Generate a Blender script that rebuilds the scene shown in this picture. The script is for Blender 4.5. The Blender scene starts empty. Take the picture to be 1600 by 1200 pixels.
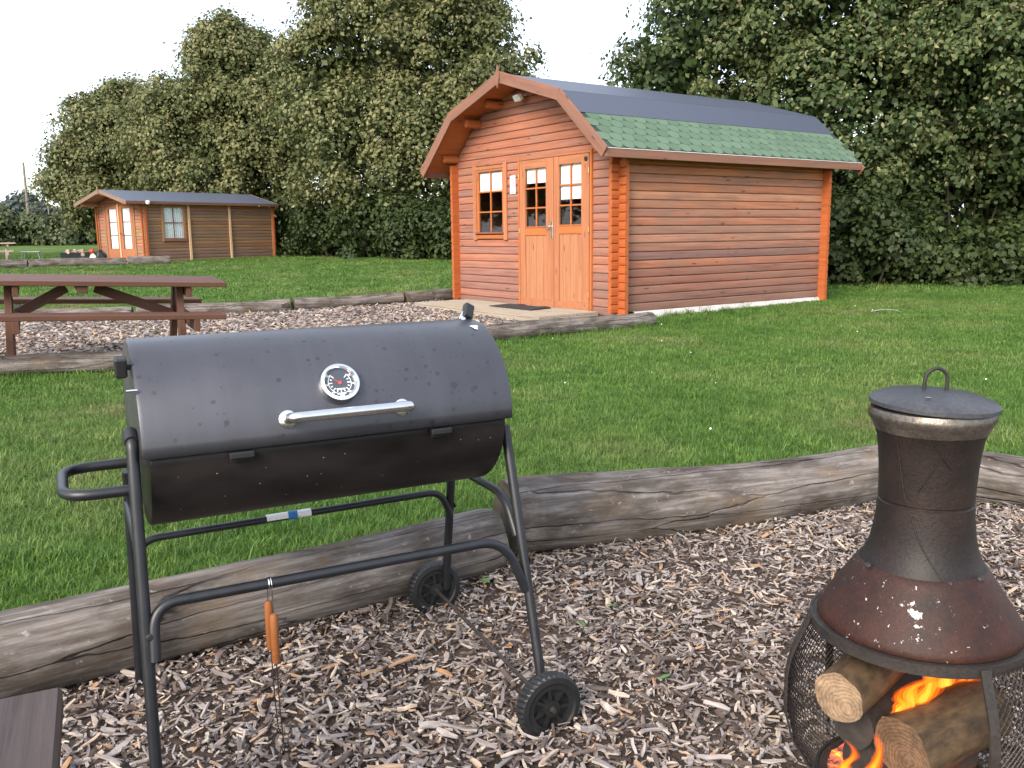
import bpy, bmesh, math, random
import numpy as np
from mathutils import Vector, Matrix, noise

R = math.radians
PI = math.pi
scene = bpy.context.scene
COL = scene.collection
random.seed(7)

# ------------------------------------------------------------------ camera
PITCH, ROLL, EYE = R(9.616), R(0.68), 1.22
fw = Vector((0, math.cos(PITCH), -math.sin(PITCH)))
rt = Vector((1, 0, 0))
up = rt.cross(fw)
r2 = rt * math.cos(ROLL) - up * math.sin(ROLL)
u2 = up * math.cos(ROLL) + rt * math.sin(ROLL)
cam_data = bpy.data.cameras.new('camera')
cam = bpy.data.objects.new('camera', cam_data)
COL.objects.link(cam)
M = Matrix((r2, u2, -fw)).transposed().to_4x4()
M.translation = Vector((0, 0, EYE))
cam.matrix_world = M
cam_data.sensor_width = 36.0
cam_data.lens = 1382.0 / 1600.0 * 36.0
cam_data.clip_start = 0.05
cam_data.clip_end = 2000
scene.camera = cam

# ------------------------------------------------------------------ world + sun
SUN_EL, SUN_AZ = R(32), R(208)      # azimuth measured clockwise from +Y : behind the camera, to its left
world = bpy.data.worlds.new('World')
scene.world = world
world.use_nodes = True
wn, wl = world.node_tree.nodes, world.node_tree.links
sky = wn.new('ShaderNodeTexSky')
sky.sky_type = 'NISHITA'
sky.sun_disc = False
sky.sun_elevation = SUN_EL
sky.sun_rotation = SUN_AZ
sky.air_density = 1.0
sky.dust_density = 2.0
sky.ozone_density = 1.0
hs = wn.new('ShaderNodeHueSaturation')
hs.inputs['Saturation'].default_value = 0.7
wl.new(sky.outputs[0], hs.inputs['Color'])
veil = wn.new('ShaderNodeMix')          # thin, even high cloud
veil.data_type = 'RGBA'
veil.inputs[0].default_value = 0.6
wl.new(hs.outputs[0], veil.inputs[6])
veil.inputs[7].default_value = (2.5, 2.65, 3.0, 1)
wl.new(veil.outputs[2], wn['Background'].inputs['Color'])
wn['Background'].inputs['Strength'].default_value = 0.15
sd = bpy.data.lights.new('sun', 'SUN')
sd.energy = 1.3
sd.angle = R(24)
sd.color = (1.0, 0.87, 0.72)
sun = bpy.data.objects.new('sun', sd)
COL.objects.link(sun)
to_sun = Vector((math.sin(SUN_AZ) * math.cos(SUN_EL), math.cos(SUN_AZ) * math.cos(SUN_EL), math.sin(SUN_EL)))
sun.rotation_euler = to_sun.to_track_quat('Z', 'Y').to_euler()
vs = scene.view_settings
vs.view_transform = 'Standard'
vs.look = 'None'
vs.gamma = 1
vs.use_curve_mapping = False
vs.exposure = 1.92

# ------------------------------------------------------------------ helpers: objects
def tag(o, label, cat, group=None, kind=None):
    if label: o['label'] = label
    if cat: o['category'] = cat
    if group: o['group'] = group
    if kind: o['kind'] = kind
    return o

def thing(name, label, cat, loc=(0, 0, 0), rot=(0, 0, 0), group=None):
    o = bpy.data.objects.new(name, None)
    o.empty_display_size = 0.1
    COL.objects.link(o)
    o.location = loc
    o.rotation_euler = rot
    return tag(o, label, cat, group)

def add(name, mesh, mats=None, parent=None, loc=(0, 0, 0), rot=(0, 0, 0), color=None, label=None):
    o = bpy.data.objects.new(name, mesh)
    COL.objects.link(o)
    if mats is not None and len(mesh.materials) == 0:
        for m in (mats if isinstance(mats, (list, tuple)) else [mats]):
            mesh.materials.append(m)
    o.parent = parent
    o.location = loc
    o.rotation_euler = rot
    if color: o.color = (*color, 1)
    if label: o['label'] = label
    return o

def mesh_from(name, verts, faces, smooth=False, mi=None):
    me = bpy.data.meshes.new(name)
    me.from_pydata([tuple(v) for v in verts], [], faces)
    if smooth:
        me.polygons.foreach_set('use_smooth', [True] * len(me.polygons))
    if mi is not None:
        me.polygons.foreach_set('material_index', mi)
    me.update()
    return me

def bm_mesh(bm, name, smooth=False, auto=None):
    me = bpy.data.meshes.new(name)
    bmesh.ops.recalc_face_normals(bm, faces=bm.faces[:])
    bm.to_mesh(me)
    bm.free()
    if smooth:
        me.polygons.foreach_set('use_smooth', [True] * len(me.polygons))
    if auto is not None:
        me.polygons.foreach_set('use_smooth', [True] * len(me.polygons))
        me.set_sharp_from_angle(angle=R(auto))
    return me

_box = {}
def boxm(lx, ly, lz, b=0.004, center=(0, 0, 0)):
    """box mesh of given size centred on `center`, edges chamfered"""
    key = (round(lx, 4), round(ly, 4), round(lz, 4), b, center)
    bm = bmesh.new()
    bmesh.ops.create_cube(bm, size=1)
    for v in bm.verts:
        v.co = Vector((v.co.x * lx + center[0], v.co.y * ly + center[1], v.co.z * lz + center[2]))
    if b > 0:
        bmesh.ops.bevel(bm, geom=bm.edges[:], offset=min(b, 0.45 * min(lx, ly, lz)), segments=1, affect='EDGES')
    return bm_mesh(bm, 'box')

def box(name, size, mat, parent, loc=(0, 0, 0), rot=(0, 0, 0), b=0.004, color=None, label=None):
    return add(name, boxm(*size, b=b), mat, parent, loc, rot, color, label)

def catmull(pts, n=6):
    P = [Vector(p) for p in pts]
    out = []
    for i in range(len(P) - 1):
        p0 = P[i - 1] if i > 0 else P[0] * 2 - P[1]
        p1, p2 = P[i], P[i + 1]
        p3 = P[i + 2] if i + 2 < len(P) else P[-1] * 2 - P[-2]
        for k in range(n):
            t = k / n
            out.append(0.5 * ((2 * p1) + (p2 - p0) * t + (2 * p0 - 5 * p1 + 4 * p2 - p3) * t * t + (3 * p1 - p0 - 3 * p2 + p3) * t ** 3))
    out.append(P[-1])
    return out

def fillet(pts, r, n=6):
    """polyline with rounded corners (bent steel tube)"""
    P = [Vector(p) for p in pts]
    out = [P[0]]
    for i in range(1, len(P) - 1):
        a, b, c = P[i - 1], P[i], P[i + 1]
        d1, d2 = (a - b), (c - b)
        l = min(r, d1.length * 0.48, d2.length * 0.48)
        p, q = b + d1.normalized() * l, b + d2.normalized() * l
        for k in range(n + 1):
            t = k / n
            out.append(p * (1 - t) ** 2 + b * 2 * t * (1 - t) + q * t * t)
    out.append(P[-1])
    return out

def tube_data(pts, rad, seg=12, cap=True, v0=0):
    P = [Vector(p) for p in pts]
    n = len(P)
    rr = rad if isinstance(rad, (list, tuple)) else [rad] * n
    T = []
    for i in range(n):
        t = (P[min(i + 1, n - 1)] - P[max(i - 1, 0)])
        T.append(t.normalized())
    a = T[0].orthogonal().normalized()
    V, F = [], []
    for i in range(n):
        a = (a - T[i] * a.dot(T[i])).normalized()
        b = T[i].cross(a)
        for k in range(seg):
            ang = 2 * PI * k / seg
            V.append(P[i] + (a * math.cos(ang) + b * math.sin(ang)) * rr[i])
    for i in range(n - 1):
        for k in range(seg):
            k2 = (k + 1) % seg
            F.append((v0 + i * seg + k, v0 + i * seg + k2, v0 + (i + 1) * seg + k2, v0 + (i + 1) * seg + k))
    if cap:
        F.append(tuple(v0 + k for k in reversed(range(seg))))
        F.append(tuple(v0 + (n - 1) * seg + k for k in range(seg)))
    return V, F

def tube(name, pts, rad, mat, parent, seg=12, **kw):
    V, F = tube_data(pts, rad, seg)
    me = mesh_from(name, V, F, True)
    me.set_sharp_from_angle(angle=R(50))
    return add(name, me, mat, parent, **kw)

def lathem(profile, seg=48, auto=35, a0=0, a1=2 * PI):
    V, F = [], []
    full = abs(a1 - a0 - 2 * PI) < 1e-6
    cols = seg if full else seg + 1
    n = len(profile)
    for j in range(cols):
        a = a0 + (a1 - a0) * j / seg
        for r, z in profile:
            V.append((r * math.cos(a), r * math.sin(a), z))
    for j in range(seg):
        j2 = (j + 1) % cols
        for i in range(n - 1):
            F.append((j * n + i, j2 * n + i, j2 * n + i + 1, j * n + i + 1))
    me = mesh_from('lathe', V, F, True)
    bm = bmesh.new(); bm.from_mesh(me)
    bmesh.ops.remove_doubles(bm, verts=bm.verts[:], dist=1e-5)
    bpy.data.meshes.remove(me)
    return bm_mesh(bm, 'lathe', auto=auto)

def inpoly(x, y, poly):
    x = np.asarray(x, float); y = np.asarray(y, float)
    c = np.zeros(x.shape, bool)
    n = len(poly)
    for i in range(n):
        x1, y1 = poly[i]; x2, y2 = poly[(i + 1) % n]
        if y1 == y2: continue
        m = ((y1 > y) != (y2 > y)) & (x < (x2 - x1) * (y - y1) / (y2 - y1) + x1)
        c ^= m
    return c

# ------------------------------------------------------------------ helpers: materials
def newmat(name):
    m = bpy.data.materials.new(name)
    m.use_nodes = True
    return m, m.node_tree.nodes, m.node_tree.links, m.node_tree.nodes['Principled BSDF']

def ramp(nodes, stops):
    r = nodes.new('ShaderNodeValToRGB')
    while len(r.color_ramp.elements) > 1: r.color_ramp.elements.remove(r.color_ramp.elements[-1])
    e = r.color_ramp.elements[0]
    e.position = stops[0][0]; e.color = (*stops[0][1], 1)
    for p, c in stops[1:]:
        e = r.color_ramp.elements.new(p); e.color = (*c, 1)
    return r

def mixrgb(nodes, links, mode, fac, a, b):
    m = nodes.new('ShaderNodeMix'); m.data_type = 'RGBA'; m.blend_type = mode
    for s, v in ((m.inputs[0], fac), (m.inputs[6], a), (m.inputs[7], b)):
        if hasattr(v, 'links') or hasattr(v, 'is_linked'): links.new(v, s)
        elif isinstance(v, (int, float)): s.default_value = v
        else: s.default_value = (*v, 1)
    return m.outputs[2]

def noise_tex(nodes, links, vec, scale, detail=4, rough=0.55):
    n = nodes.new('ShaderNodeTexNoise')
    n.inputs['Scale'].default_value = scale
    n.inputs['Detail'].default_value = detail
    n.inputs['Roughness'].default_value = rough
    if vec is not None: links.new(vec, n.inputs['Vector'])
    return n

def objvec(nodes, links, scale=(1, 1, 1), rnd=True, src='Object'):
    tc = nodes.new('ShaderNodeTexCoord')
    mp = nodes.new('ShaderNodeMapping')
    mp.inputs['Scale'].default_value = scale
    links.new(tc.outputs[src], mp.inputs['Vector'])
    if rnd:
        oi = nodes.new('ShaderNodeObjectInfo')
        mu = nodes.new('ShaderNodeMath'); mu.operation = 'MULTIPLY'; mu.inputs[1].default_value = 37.0
        links.new(oi.outputs['Random'], mu.inputs[0])
        links.new(mu.outputs[0], mp.inputs['Location'])
    return mp.outputs[0]

def bump(nodes, links, height, bsdf, strength=0.3, dist=0.01):
    b = nodes.new('ShaderNodeBump')
    b.inputs['Strength'].default_value = strength
    b.inputs['Distance'].default_value = dist
    links.new(height, b.inputs['Height'])
    links.new(b.outputs[0], bsdf.inputs['Normal'])

def simple(name, col, rough=0.6, metal=0.0, var=0.25, scale=8.0, bmp=0.1, spec=0.5, bdist=0.004):
    m, n, l, b = newmat(name)
    v = objvec(n, l)
    t = noise_tex(n, l, v, scale, 6, 0.6)
    dark = tuple(c * (1 - var) for c in col); light = tuple(min(1, c * (1 + var)) for c in col)
    r = ramp(n, [(0.3, dark), (0.7, light)])
    l.new(t.outputs[0], r.inputs[0])
    l.new(r.outputs[0], b.inputs['Base Color'])
    b.inputs['Roughness'].default_value = rough
    b.inputs['Metallic'].default_value = metal
    b.inputs['Specular IOR Level'].default_value = spec
    if bmp: bump(n, l, t.outputs[0], b, bmp, bdist)
    return m

def wood(name, col, grey=None, rough=0.7, grain=0.35, objcol=False, stretch=(1.2, 28, 28), wear=0.5, knots=True, bmp=0.35, spec=0.3, ws=(1.0, 2.6, 5.0)):
    """stained timber: grain along local X, knots, worn paler / greyer patches"""
    m, n, l, b = newmat(name)
    v = objvec(n, l, stretch)
    g = noise_tex(n, l, v, 1.0, 7, 0.65)
    if objcol:
        oi = n.new('ShaderNodeObjectInfo'); base = oi.outputs['Color']
    else:
        rgb = n.new('ShaderNodeRGB'); rgb.outputs[0].default_value = (*col, 1); base = rgb.outputs[0]
    gr = ramp(n, [(0.25, (1 - grain,) * 3), (0.5, (1, 1, 1)), (0.8, (1 + grain * 0.8,) * 3)])
    l.new(g.outputs[0], gr.inputs[0])
    c = mixrgb(n, l, 'MULTIPLY', 1.0, base, gr.outputs[0])
    v2 = objvec(n, l, ws)
    w = noise_tex(n, l, v2, 1.6, 5, 0.6)
    wr = ramp(n, [(0.42, (0, 0, 0)), (0.72, (wear,) * 3)])
    l.new(w.outputs[0], wr.inputs[0])
    c = mixrgb(n, l, 'MIX', wr.outputs[0], c, grey if grey else tuple(x * 0.6 for x in col))
    if knots:
        v3 = objvec(n, l, (2.2, 9, 9))
        vo = n.new('ShaderNodeTexVoronoi'); vo.inputs['Scale'].default_value = 1.0
        l.new(v3, vo.inputs['Vector'])
        kr = ramp(n, [(0.07, (0.45, 0.45, 0.45)), (0.13, (1, 1, 1))])
        l.new(vo.outputs['Distance'], kr.inputs[0])
        c = mixrgb(n, l, 'MULTIPLY', 1.0, c, kr.outputs[0])
    l.new(c, b.inputs['Base Color'])
    b.inputs['Roughness'].default_value = rough
    b.inputs['Specular IOR Level'].default_value = spec
    bump(n, l, g.outputs[0], b, bmp, 0.004)
    return m

M_logwall = wood('log_wall_stain', (.4, .15, .07), grey=(.21, .13, .10), objcol=True, wear=0.7, grain=.5, bmp=.5)
M_logend = wood('log_end_stain', (.36, .092, .024), grey=(.27, .075, .024), wear=0.4, knots=False)
M_orange = wood('orange_stain', (.40, .125, .035), grey=(.28, .10, .045), wear=0.4)
M_door = wood('door_timber', (.36, .145, .07), grey=(.29, .11, .055), wear=0.5)
M_panel = wood('door_panel_timber', (.37, .165, .082), grey=(.30, .12, .055), wear=0.5)
M_barge = wood('bargeboard_timber', (.21, .10, .065), grey=(.16, .095, .08), wear=0.6)
M_palebarge = wood('faded_bargeboard', (.22, .15, .11), grey=(.17, .12, .09), wear=.5, knots=False)
M_smalltrim = wood('faded_orange_trim', (.31, .165, .085), grey=(.24, .14, .085), wear=0.5, knots=False)
M_sill = wood('dark_sill_timber', (.19, .08, .05), wear=0.4, knots=False)
M_table = wood('brown_painted_timber', (.098, .043, .026), grey=(.066, .032, .022), wear=0.6, grain=0.22, knots=False, rough=0.6)
M_bench = wood('dark_brown_stained_plank', (.050, .036, .032), grey=(.022, .015, .013), wear=0.85, grain=0.9, knots=False, rough=0.55, bmp=0.7)
M_paletab = wood('pale_weathered_timber', (.42, .33, .25), grey=(.3, .24, .19), wear=0.5, knots=False)
M_deck = wood('decking_timber', (.30, .255, .20), grey=(.23, .20, .165), wear=0.5, knots=False)
M_batten = wood('pale_batten', (.62, .40, .24), grey=(.5, .3, .16), wear=0.4, knots=False)
def cut_mat(name, a, b_):
    m, n, l, b = newmat(name)
    v = objvec(n, l, (0, 1, 1), rnd=False)
    ln = n.new('ShaderNodeVectorMath'); ln.operation = 'LENGTH'
    w = noise_tex(n, l, objvec(n, l, (1, 1, 1)), 14, 4, .6)
    ad = n.new('ShaderNodeVectorMath'); ad.operation = 'MULTIPLY_ADD'; ad.inputs[1].default_value = (.03, .03, .03)
    l.new(w.outputs[1], ad.inputs[0]); l.new(v, ad.inputs[2]); l.new(ad.outputs[0], ln.inputs[0])
    mu = n.new('ShaderNodeMath'); mu.operation = 'MULTIPLY'; mu.inputs[1].default_value = 900
    l.new(ln.outputs['Value'], mu.inputs[0])
    si = n.new('ShaderNodeMath'); si.operation = 'SINE'; l.new(mu.outputs[0], si.inputs[0])
    f = noise_tex(n, l, objvec(n, l, (1, 1, 1)), 120, 4, .7)
    ad2 = n.new('ShaderNodeMath'); ad2.operation = 'MULTIPLY_ADD'; ad2.inputs[1].default_value = .10
    l.new(si.outputs[0], ad2.inputs[0]); l.new(f.outputs[0], ad2.inputs[2])
    r = ramp(n, [(.3, a), (.7, b_)]); l.new(ad2.outputs[0], r.inputs[0])
    big = noise_tex(n, l, objvec(n, l, (1, 1, 1)), 18, 4, .6)
    br = ramp(n, [(.35, (.55,) * 3), (.6, (1,) * 3)]); l.new(big.outputs[0], br.inputs[0])
    c = mixrgb(n, l, 'MULTIPLY', 1, r.outputs[0], br.outputs[0])
    l.new(c, b.inputs['Base Color']); b.inputs['Roughness'].default_value = .85
    bump(n, l, ad2.outputs[0], b, .5, .003)
    return m
M_cut = cut_mat('sawn_end', (.20, .13, .075), (.38, .26, .16))
M_cut_brown = cut_mat('brown_sawn_end', (.10, .055, .03), (.22, .13, .07))

def weathered(name):
    m, n, l, b = newmat(name)
    g = noise_tex(n, l, objvec(n, l, (2.2, 42, 42)), 1.2, 8, 0.7)          # fine silvery fibre
    cr = ramp(n, [(0.25, (.040, .034, .030)), (0.45, (.12, .105, .095)), (0.6, (.21, .19, .175)), (0.8, (.40, .375, .355))])
    l.new(g.outputs[0], cr.inputs[0])
    p = noise_tex(n, l, objvec(n, l, (1.3, 3.5, 3.5)), 2.4, 6, 0.65)        # dark damp patches
    pr = ramp(n, [(0.44, (0, 0, 0)), (0.60, (0.8,) * 3)]); l.new(p.outputs[0], pr.inputs[0])
    c = mixrgb(n, l, 'MIX', pr.outputs[0], cr.outputs[0], (.048, .038, .030))
    p2 = noise_tex(n, l, objvec(n, l, (1.2, 2.5, 2.5)), 3.1, 4, 0.6)        # bare tan wood
    gr = ramp(n, [(0.54, (0, 0, 0)), (0.70, (0.6,) * 3)]); l.new(p2.outputs[0], gr.inputs[0])
    c = mixrgb(n, l, 'MIX', gr.outputs[0], c, (.165, .118, .076))
    p3 = noise_tex(n, l, objvec(n, l, (3, 4, 4)), 9.0, 5, 0.7)              # pale lichen flecks
    lr = ramp(n, [(0.62, (0, 0, 0)), (0.70, (0.5,) * 3)]); l.new(p3.outputs[0], lr.inputs[0])
    c = mixrgb(n, l, 'MIX', lr.outputs[0], c, (.40, .38, .35))
    vc = objvec(n, l, (0.55, 9, 9))                                          # drying cracks
    wv = n.new('ShaderNodeTexVoronoi'); wv.feature = 'DISTANCE_TO_EDGE'; wv.inputs['Scale'].default_value = 0.9
    dn = noise_tex(n, l, objvec(n, l, (3, 9, 9)), 1.0, 4)
    vm = n.new('ShaderNodeVectorMath'); vm.operation = 'MULTIPLY_ADD'; vm.inputs[1].default_value = (.35, .35, .35)
    l.new(dn.outputs[1], vm.inputs[0]); l.new(vc, vm.inputs[2]); l.new(vm.outputs[0], wv.inputs['Vector'])
    kr = ramp(n, [(0.0, (0.1,) * 3), (0.016, (1, 1, 1))]); l.new(wv.outputs['Distance'], kr.inputs[0])
    km = noise_tex(n, l, objvec(n, l, (1, 2, 2)), 2.0, 2)
    kmr = ramp(n, [(0.42, (0, 0, 0)), (0.55, (1, 1, 1))]); l.new(km.outputs[0], kmr.inputs[0])
    c = mixrgb(n, l, 'MULTIPLY', kmr.outputs[0], c, kr.outputs[0])
    l.new(c, b.inputs['Base Color'])
    b.inputs['Roughness'].default_value = 0.88
    b.inputs['Specular IOR Level'].default_value = 0.2
    hh = n.new('ShaderNodeMath'); hh.operation = 'MULTIPLY_ADD'; hh.inputs[1].default_value = .6
    l.new(g.outputs[0], hh.inputs[0]); l.new(p.outputs[0], hh.inputs[2])
    h = n.new('ShaderNodeMath'); h.operation = 'MULTIPLY'
    l.new(hh.outputs[0], h.inputs[0]); l.new(kr.outputs[0], h.inputs[1])
    bump(n, l, h.outputs[0], b, 0.8, 0.012)
    return m
M_oldend = cut_mat('old_grey_log_end', (.045, .034, .025), (.13, .095, .06))
M_log = weathered('weathered_log')

def felt(name, col, var=0.15):
    return simple(name, col, 0.5, var=var, scale=90, bmp=0.2, bdist=0.002)
M_felt = felt('grey_black_roof_felt', (.056, .068, .10))
M_felt2 = felt('blue_grey_roof_felt', (.085, .10, .14))
M_shin_back = felt('shingle_backing', (.03, .042, .035))
def shingle_mat():
    m, n, l, b = newmat('green_mineral_shingle')
    v = objvec(n, l, (1, 1, 1))
    t = noise_tex(n, l, v, 220, 3, 0.7)
    oi = n.new('ShaderNodeObjectInfo')
    r = ramp(n, [(0.0, (.070, .122, .078)), (1.0, (.098, .158, .105))])
    l.new(oi.outputs['Random'], r.inputs[0])
    r2_ = ramp(n, [(0.3, (0.72,) * 3), (0.7, (1.25,) * 3)])
    l.new(t.outputs[0], r2_.inputs[0])
    c = mixrgb(n, l, 'MULTIPLY', 1, r.outputs[0], r2_.outputs[0])
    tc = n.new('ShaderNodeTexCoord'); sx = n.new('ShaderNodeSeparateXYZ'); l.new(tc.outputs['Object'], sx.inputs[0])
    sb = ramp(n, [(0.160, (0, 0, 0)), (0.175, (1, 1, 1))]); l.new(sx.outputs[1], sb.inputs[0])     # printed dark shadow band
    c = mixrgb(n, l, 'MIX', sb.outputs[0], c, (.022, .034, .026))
    l.new(c, b.inputs['Base Color'])
    b.inputs['Roughness'].default_value = 0.9
    bump(n, l, t.outputs[0], b, 0.3, 0.003)
    return m
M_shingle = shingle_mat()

def glass_mat():
    m, n, l, b = newmat('window_glass')
    out = n['Material Output']
    tr = n.new('ShaderNodeBsdfTransparent'); tr.inputs[0].default_value = (.95, .97, .96, 1)
    gl = n.new('ShaderNodeBsdfGlossy'); gl.inputs['Roughness'].default_value = 0.02
    fr = n.new('ShaderNodeFresnel'); fr.inputs['IOR'].default_value = 1.5
    ma = n.new('ShaderNodeMath'); ma.operation = 'MULTIPLY'; ma.inputs[1].default_value = 1.8
    ge = n.new('ShaderNodeNewGeometry')
    bf = n.new('ShaderNodeMath'); bf.operation = 'SUBTRACT'; bf.inputs[0].default_value = 1.8
    b2 = n.new('ShaderNodeMath'); b2.operation = 'MULTIPLY'; b2.inputs[1].default_value = 1.8
    l.new(ge.outputs['Backfacing'], b2.inputs[0]); l.new(b2.outputs[0], bf.inputs[1]); l.new(bf.outputs[0], ma.inputs[1])
    l.new(fr.outputs[0], ma.inputs[0])
    mx = n.new('ShaderNodeMixShader')
    l.new(ma.outputs[0], mx.inputs[0]); l.new(tr.outputs[0], mx.inputs[1]); l.new(gl.outputs[0], mx.inputs[2])
    l.new(mx.outputs[0], out.inputs['Surface'])
    return m
M_glass = glass_mat()
M_blind = simple('white_blind_cloth', (.80, .79, .80), 0.9, var=0.05, scale=20, bmp=0.05)
M_curtain = simple('pale_curtain_cloth', (.84, .85, .86), 0.9, var=0.06, scale=14, bmp=0.2)
M_interior = simple('dim_interior_wall', (.09, .05, .03), 0.9)
M_white = simple('white_plastic', (.8, .8, .8), 0.5, var=0.06)
M_brass = simple('brass_hinge', (.55, .38, .14), 0.35, metal=0.8, var=0.15)
M_steel = simple('brushed_steel', (.62, .62, .63), 0.27, metal=1.0, var=0.06, scale=40, bmp=0.03)
M_chrome = simple('bright_steel', (.75, .75, .76), 0.15, metal=1.0, var=0.04, bmp=0)
M_tubem = simple('black_painted_tube', (.010, .0115, .015), 0.42, var=0.3, scale=30, bmp=0.08)
M_plastic = simple('black_plastic', (.010, .011, .012), 0.5, var=0.3, scale=20)
M_tarp = simple('grey_ground_sheet', (.48, .46, .44), 0.6, var=0.2, scale=6, bmp=0.6, bdist=0.03)
M_darkmat = simple('black_doormat', (.02, .02, .022), 0.9)
M_plaque = simple('white_notice_card', (.82, .82, .84), 0.6, var=0.03)

def bbq_paint(name, base, spots=True, specks=False, scorch=False, metal=0.0):
    m, n, l, b = newmat(name)
    v = objvec(n, l, (1, 1, 1), rnd=False)
    big = noise_tex(n, l, v, 3.0, 5, 0.6)
    r = ramp(n, [(0.3, tuple(c * 0.85 for c in base)), (0.7, tuple(c * 1.15 for c in base))])
    l.new(big.outputs[0], r.inputs[0])
    c = r.outputs[0]
    sn_ = noise_tex(n, l, objvec(n, l, (34, 1.2, 1.6), rnd=False), 1.0, 5, 0.65)       # faint run-off streaks round the barrel
    sr_ = ramp(n, [(0.35, (0.93,) * 3), (0.6, (1.0,) * 3), (0.75, (1.05,) * 3)]); l.new(sn_.outputs[0], sr_.inputs[0])
    c = mixrgb(n, l, 'MULTIPLY', 1, c, sr_.outputs[0])
    if spots:      # rain-drop marks of several sizes
        for sc, th, k in ((22, 0.16, 0.5), (60, 0.2, 0.62), (9, 0.11, 0.55), (34, .22, .6)):
            vo = n.new('ShaderNodeTexVoronoi'); vo.inputs['Scale'].default_value = sc
            vo.inputs['Randomness'].default_value = 1.0
            l.new(v, vo.inputs['Vector'])
            # only some cells carry a drop
            sp = n.new('ShaderNodeSeparateColor'); l.new(vo.outputs['Color'], sp.inputs[0])
            gt = n.new('ShaderNodeMath'); gt.operation = 'GREATER_THAN'; gt.inputs[1].default_value = 0.78
            l.new(sp.outputs[0], gt.inputs[0])
            mr = ramp(n, [(th * 0.75, (1, 1, 1)), (th, (0, 0, 0))])
            l.new(vo.outputs['Distance'], mr.inputs[0])
            mu = n.new('ShaderNodeMath'); mu.operation = 'MULTIPLY'
            l.new(mr.outputs[0], mu.inputs[0]); l.new(gt.outputs[0], mu.inputs[1])
            mu2 = n.new('ShaderNodeMath'); mu2.operation = 'MULTIPLY'; mu2.inputs[1].default_value = 0.75
            l.new(mu.outputs[0], mu2.inputs[0])
            c = mixrgb(n, l, 'MIX', mu2.outputs[0], c, tuple(x * k for x in base))
    if scorch:
        bn = noise_tex(n, l, objvec(n, l, (2.2, 1, 5), rnd=False), 1.0, 4, 0.6)
        br = ramp(n, [(0.42, (0, 0, 0)), (0.62, (0.85,) * 3)])
        l.new(bn.outputs[0], br.inputs[0])
        c = mixrgb(n, l, 'MIX', br.outputs[0], c, (.022, .019, .0185))
    if specks:
        vo = n.new('ShaderNodeTexVoronoi'); vo.inputs['Scale'].default_value = 55
        l.new(v, vo.inputs['Vector'])
        sp = n.new('ShaderNodeSeparateColor'); l.new(vo.outputs['Color'], sp.inputs[0])
        gt = n.new('ShaderNodeMath'); gt.operation = 'GREATER_THAN'; gt.inputs[1].default_value = 0.8
        l.new(sp.outputs[1], gt.inputs[0])
        mr = ramp(n, [(0.07, (1, 1, 1)), (0.1, (0, 0, 0))]); l.new(vo.outputs['Distance'], mr.inputs[0])
        mu = n.new('ShaderNodeMath'); mu.operation = 'MULTIPLY'
        l.new(mr.outputs[0], mu.inputs[0]); l.new(gt.outputs[0], mu.inputs[1])
        c = mixrgb(n, l, 'MIX', mu.outputs[0], c, (.30, .25, .22))
    l.new(c, b.inputs['Base Color'])
    rr = ramp(n, [(0.3, (0.33,) * 3), (0.7, (0.45,) * 3)]); l.new(big.outputs[0], rr.inputs[0])
    l.new(rr.outputs[0], b.inputs['Roughness'])
    b.inputs['Specular IOR Level'].default_value = 0.6
    b.inputs['Metallic'].default_value = metal
    fine = noise_tex(n, l, v, 260, 2, 0.5)
    bump(n, l, fine.outputs[0], b, 0.06, 0.002)
    return m
M_lid = bbq_paint('grey_black_lid_paint', (.066, .068, .080), metal=.5)
M_drum = bbq_paint('black_drum_paint', (.004, .0038, .0042), spots=False, specks=True, scorch=True)
M_drum.node_tree.nodes['Principled BSDF'].inputs['Specular IOR Level'].default_value = .22

def rust_mat(name, dark, rust, fac=0.5, rough=0.55, white=0.0):
    m, n, l, b = newmat(name)
    v = objvec(n, l, (1, 1, 1), rnd=False)
    a = noise_tex(n, l, v, 5.0, 7, 0.68)
    r = ramp(n, [(0.5 - 0.25 * fac, dark), (0.75, rust)])
    l.new(a.outputs[0], r.inputs[0])
    f = noise_tex(n, l, v, 150, 4, 0.7)
    fr = ramp(n, [(0.3, (0.65,) * 3), (0.7, (1.35,) * 3)]); l.new(f.outputs[0], fr.inputs[0])
    c = mixrgb(n, l, 'MULTIPLY', 1, r.outputs[0], fr.outputs[0])
    if white:
        # flaking pale ash / limescale patch
        wn1 = noise_tex(n, l, v, 60, 6, 0.75)
        ds = n.new('ShaderNodeVectorMath'); ds.operation = 'DISTANCE'; ds.inputs[1].default_value = (-.070, -.140, .492)
        l.new(v, ds.inputs[0])
        w2 = ramp(n, [(0.006, (.16,) * 3), (0.024, (.045,) * 3), (.075, (-.02,) * 3), (.12, (-.3,) * 3)]); l.new(ds.outputs['Value'], w2.inputs[0])
        ad = n.new('ShaderNodeMath'); ad.operation = 'ADD'; l.new(wn1.outputs[0], ad.inputs[0]); l.new(w2.outputs[0], ad.inputs[1])
        w1 = ramp(n, [(0.645, (0, 0, 0)), (0.675, (1, 1, 1))]); l.new(ad.outputs[0], w1.inputs[0])
        c = mixrgb(n, l, 'MIX', w1.outputs[0], c, (.62, .58, .55))
    l.new(c, b.inputs['Base Color'])
    b.inputs['Roughness'].default_value = rough
    b.inputs['Specular IOR Level'].default_value = 0.32
    bump(n, l, f.outputs[0], b, 0.35, 0.003)
    return m
M_flue = rust_mat('sooty_cast_iron', (.008, .0065, .0066), (.027, .0155, .0125), 0.5, .5)
M_hood = rust_mat('rusty_cast_iron', (.008, .0048, .0042), (.058, .0165, .0085), 0.75, .58, white=1.0)
M_ironlid = rust_mat('dull_iron_lid', (.035, .038, .046), (.06, .062, .07), 0.5, 0.45)
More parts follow.
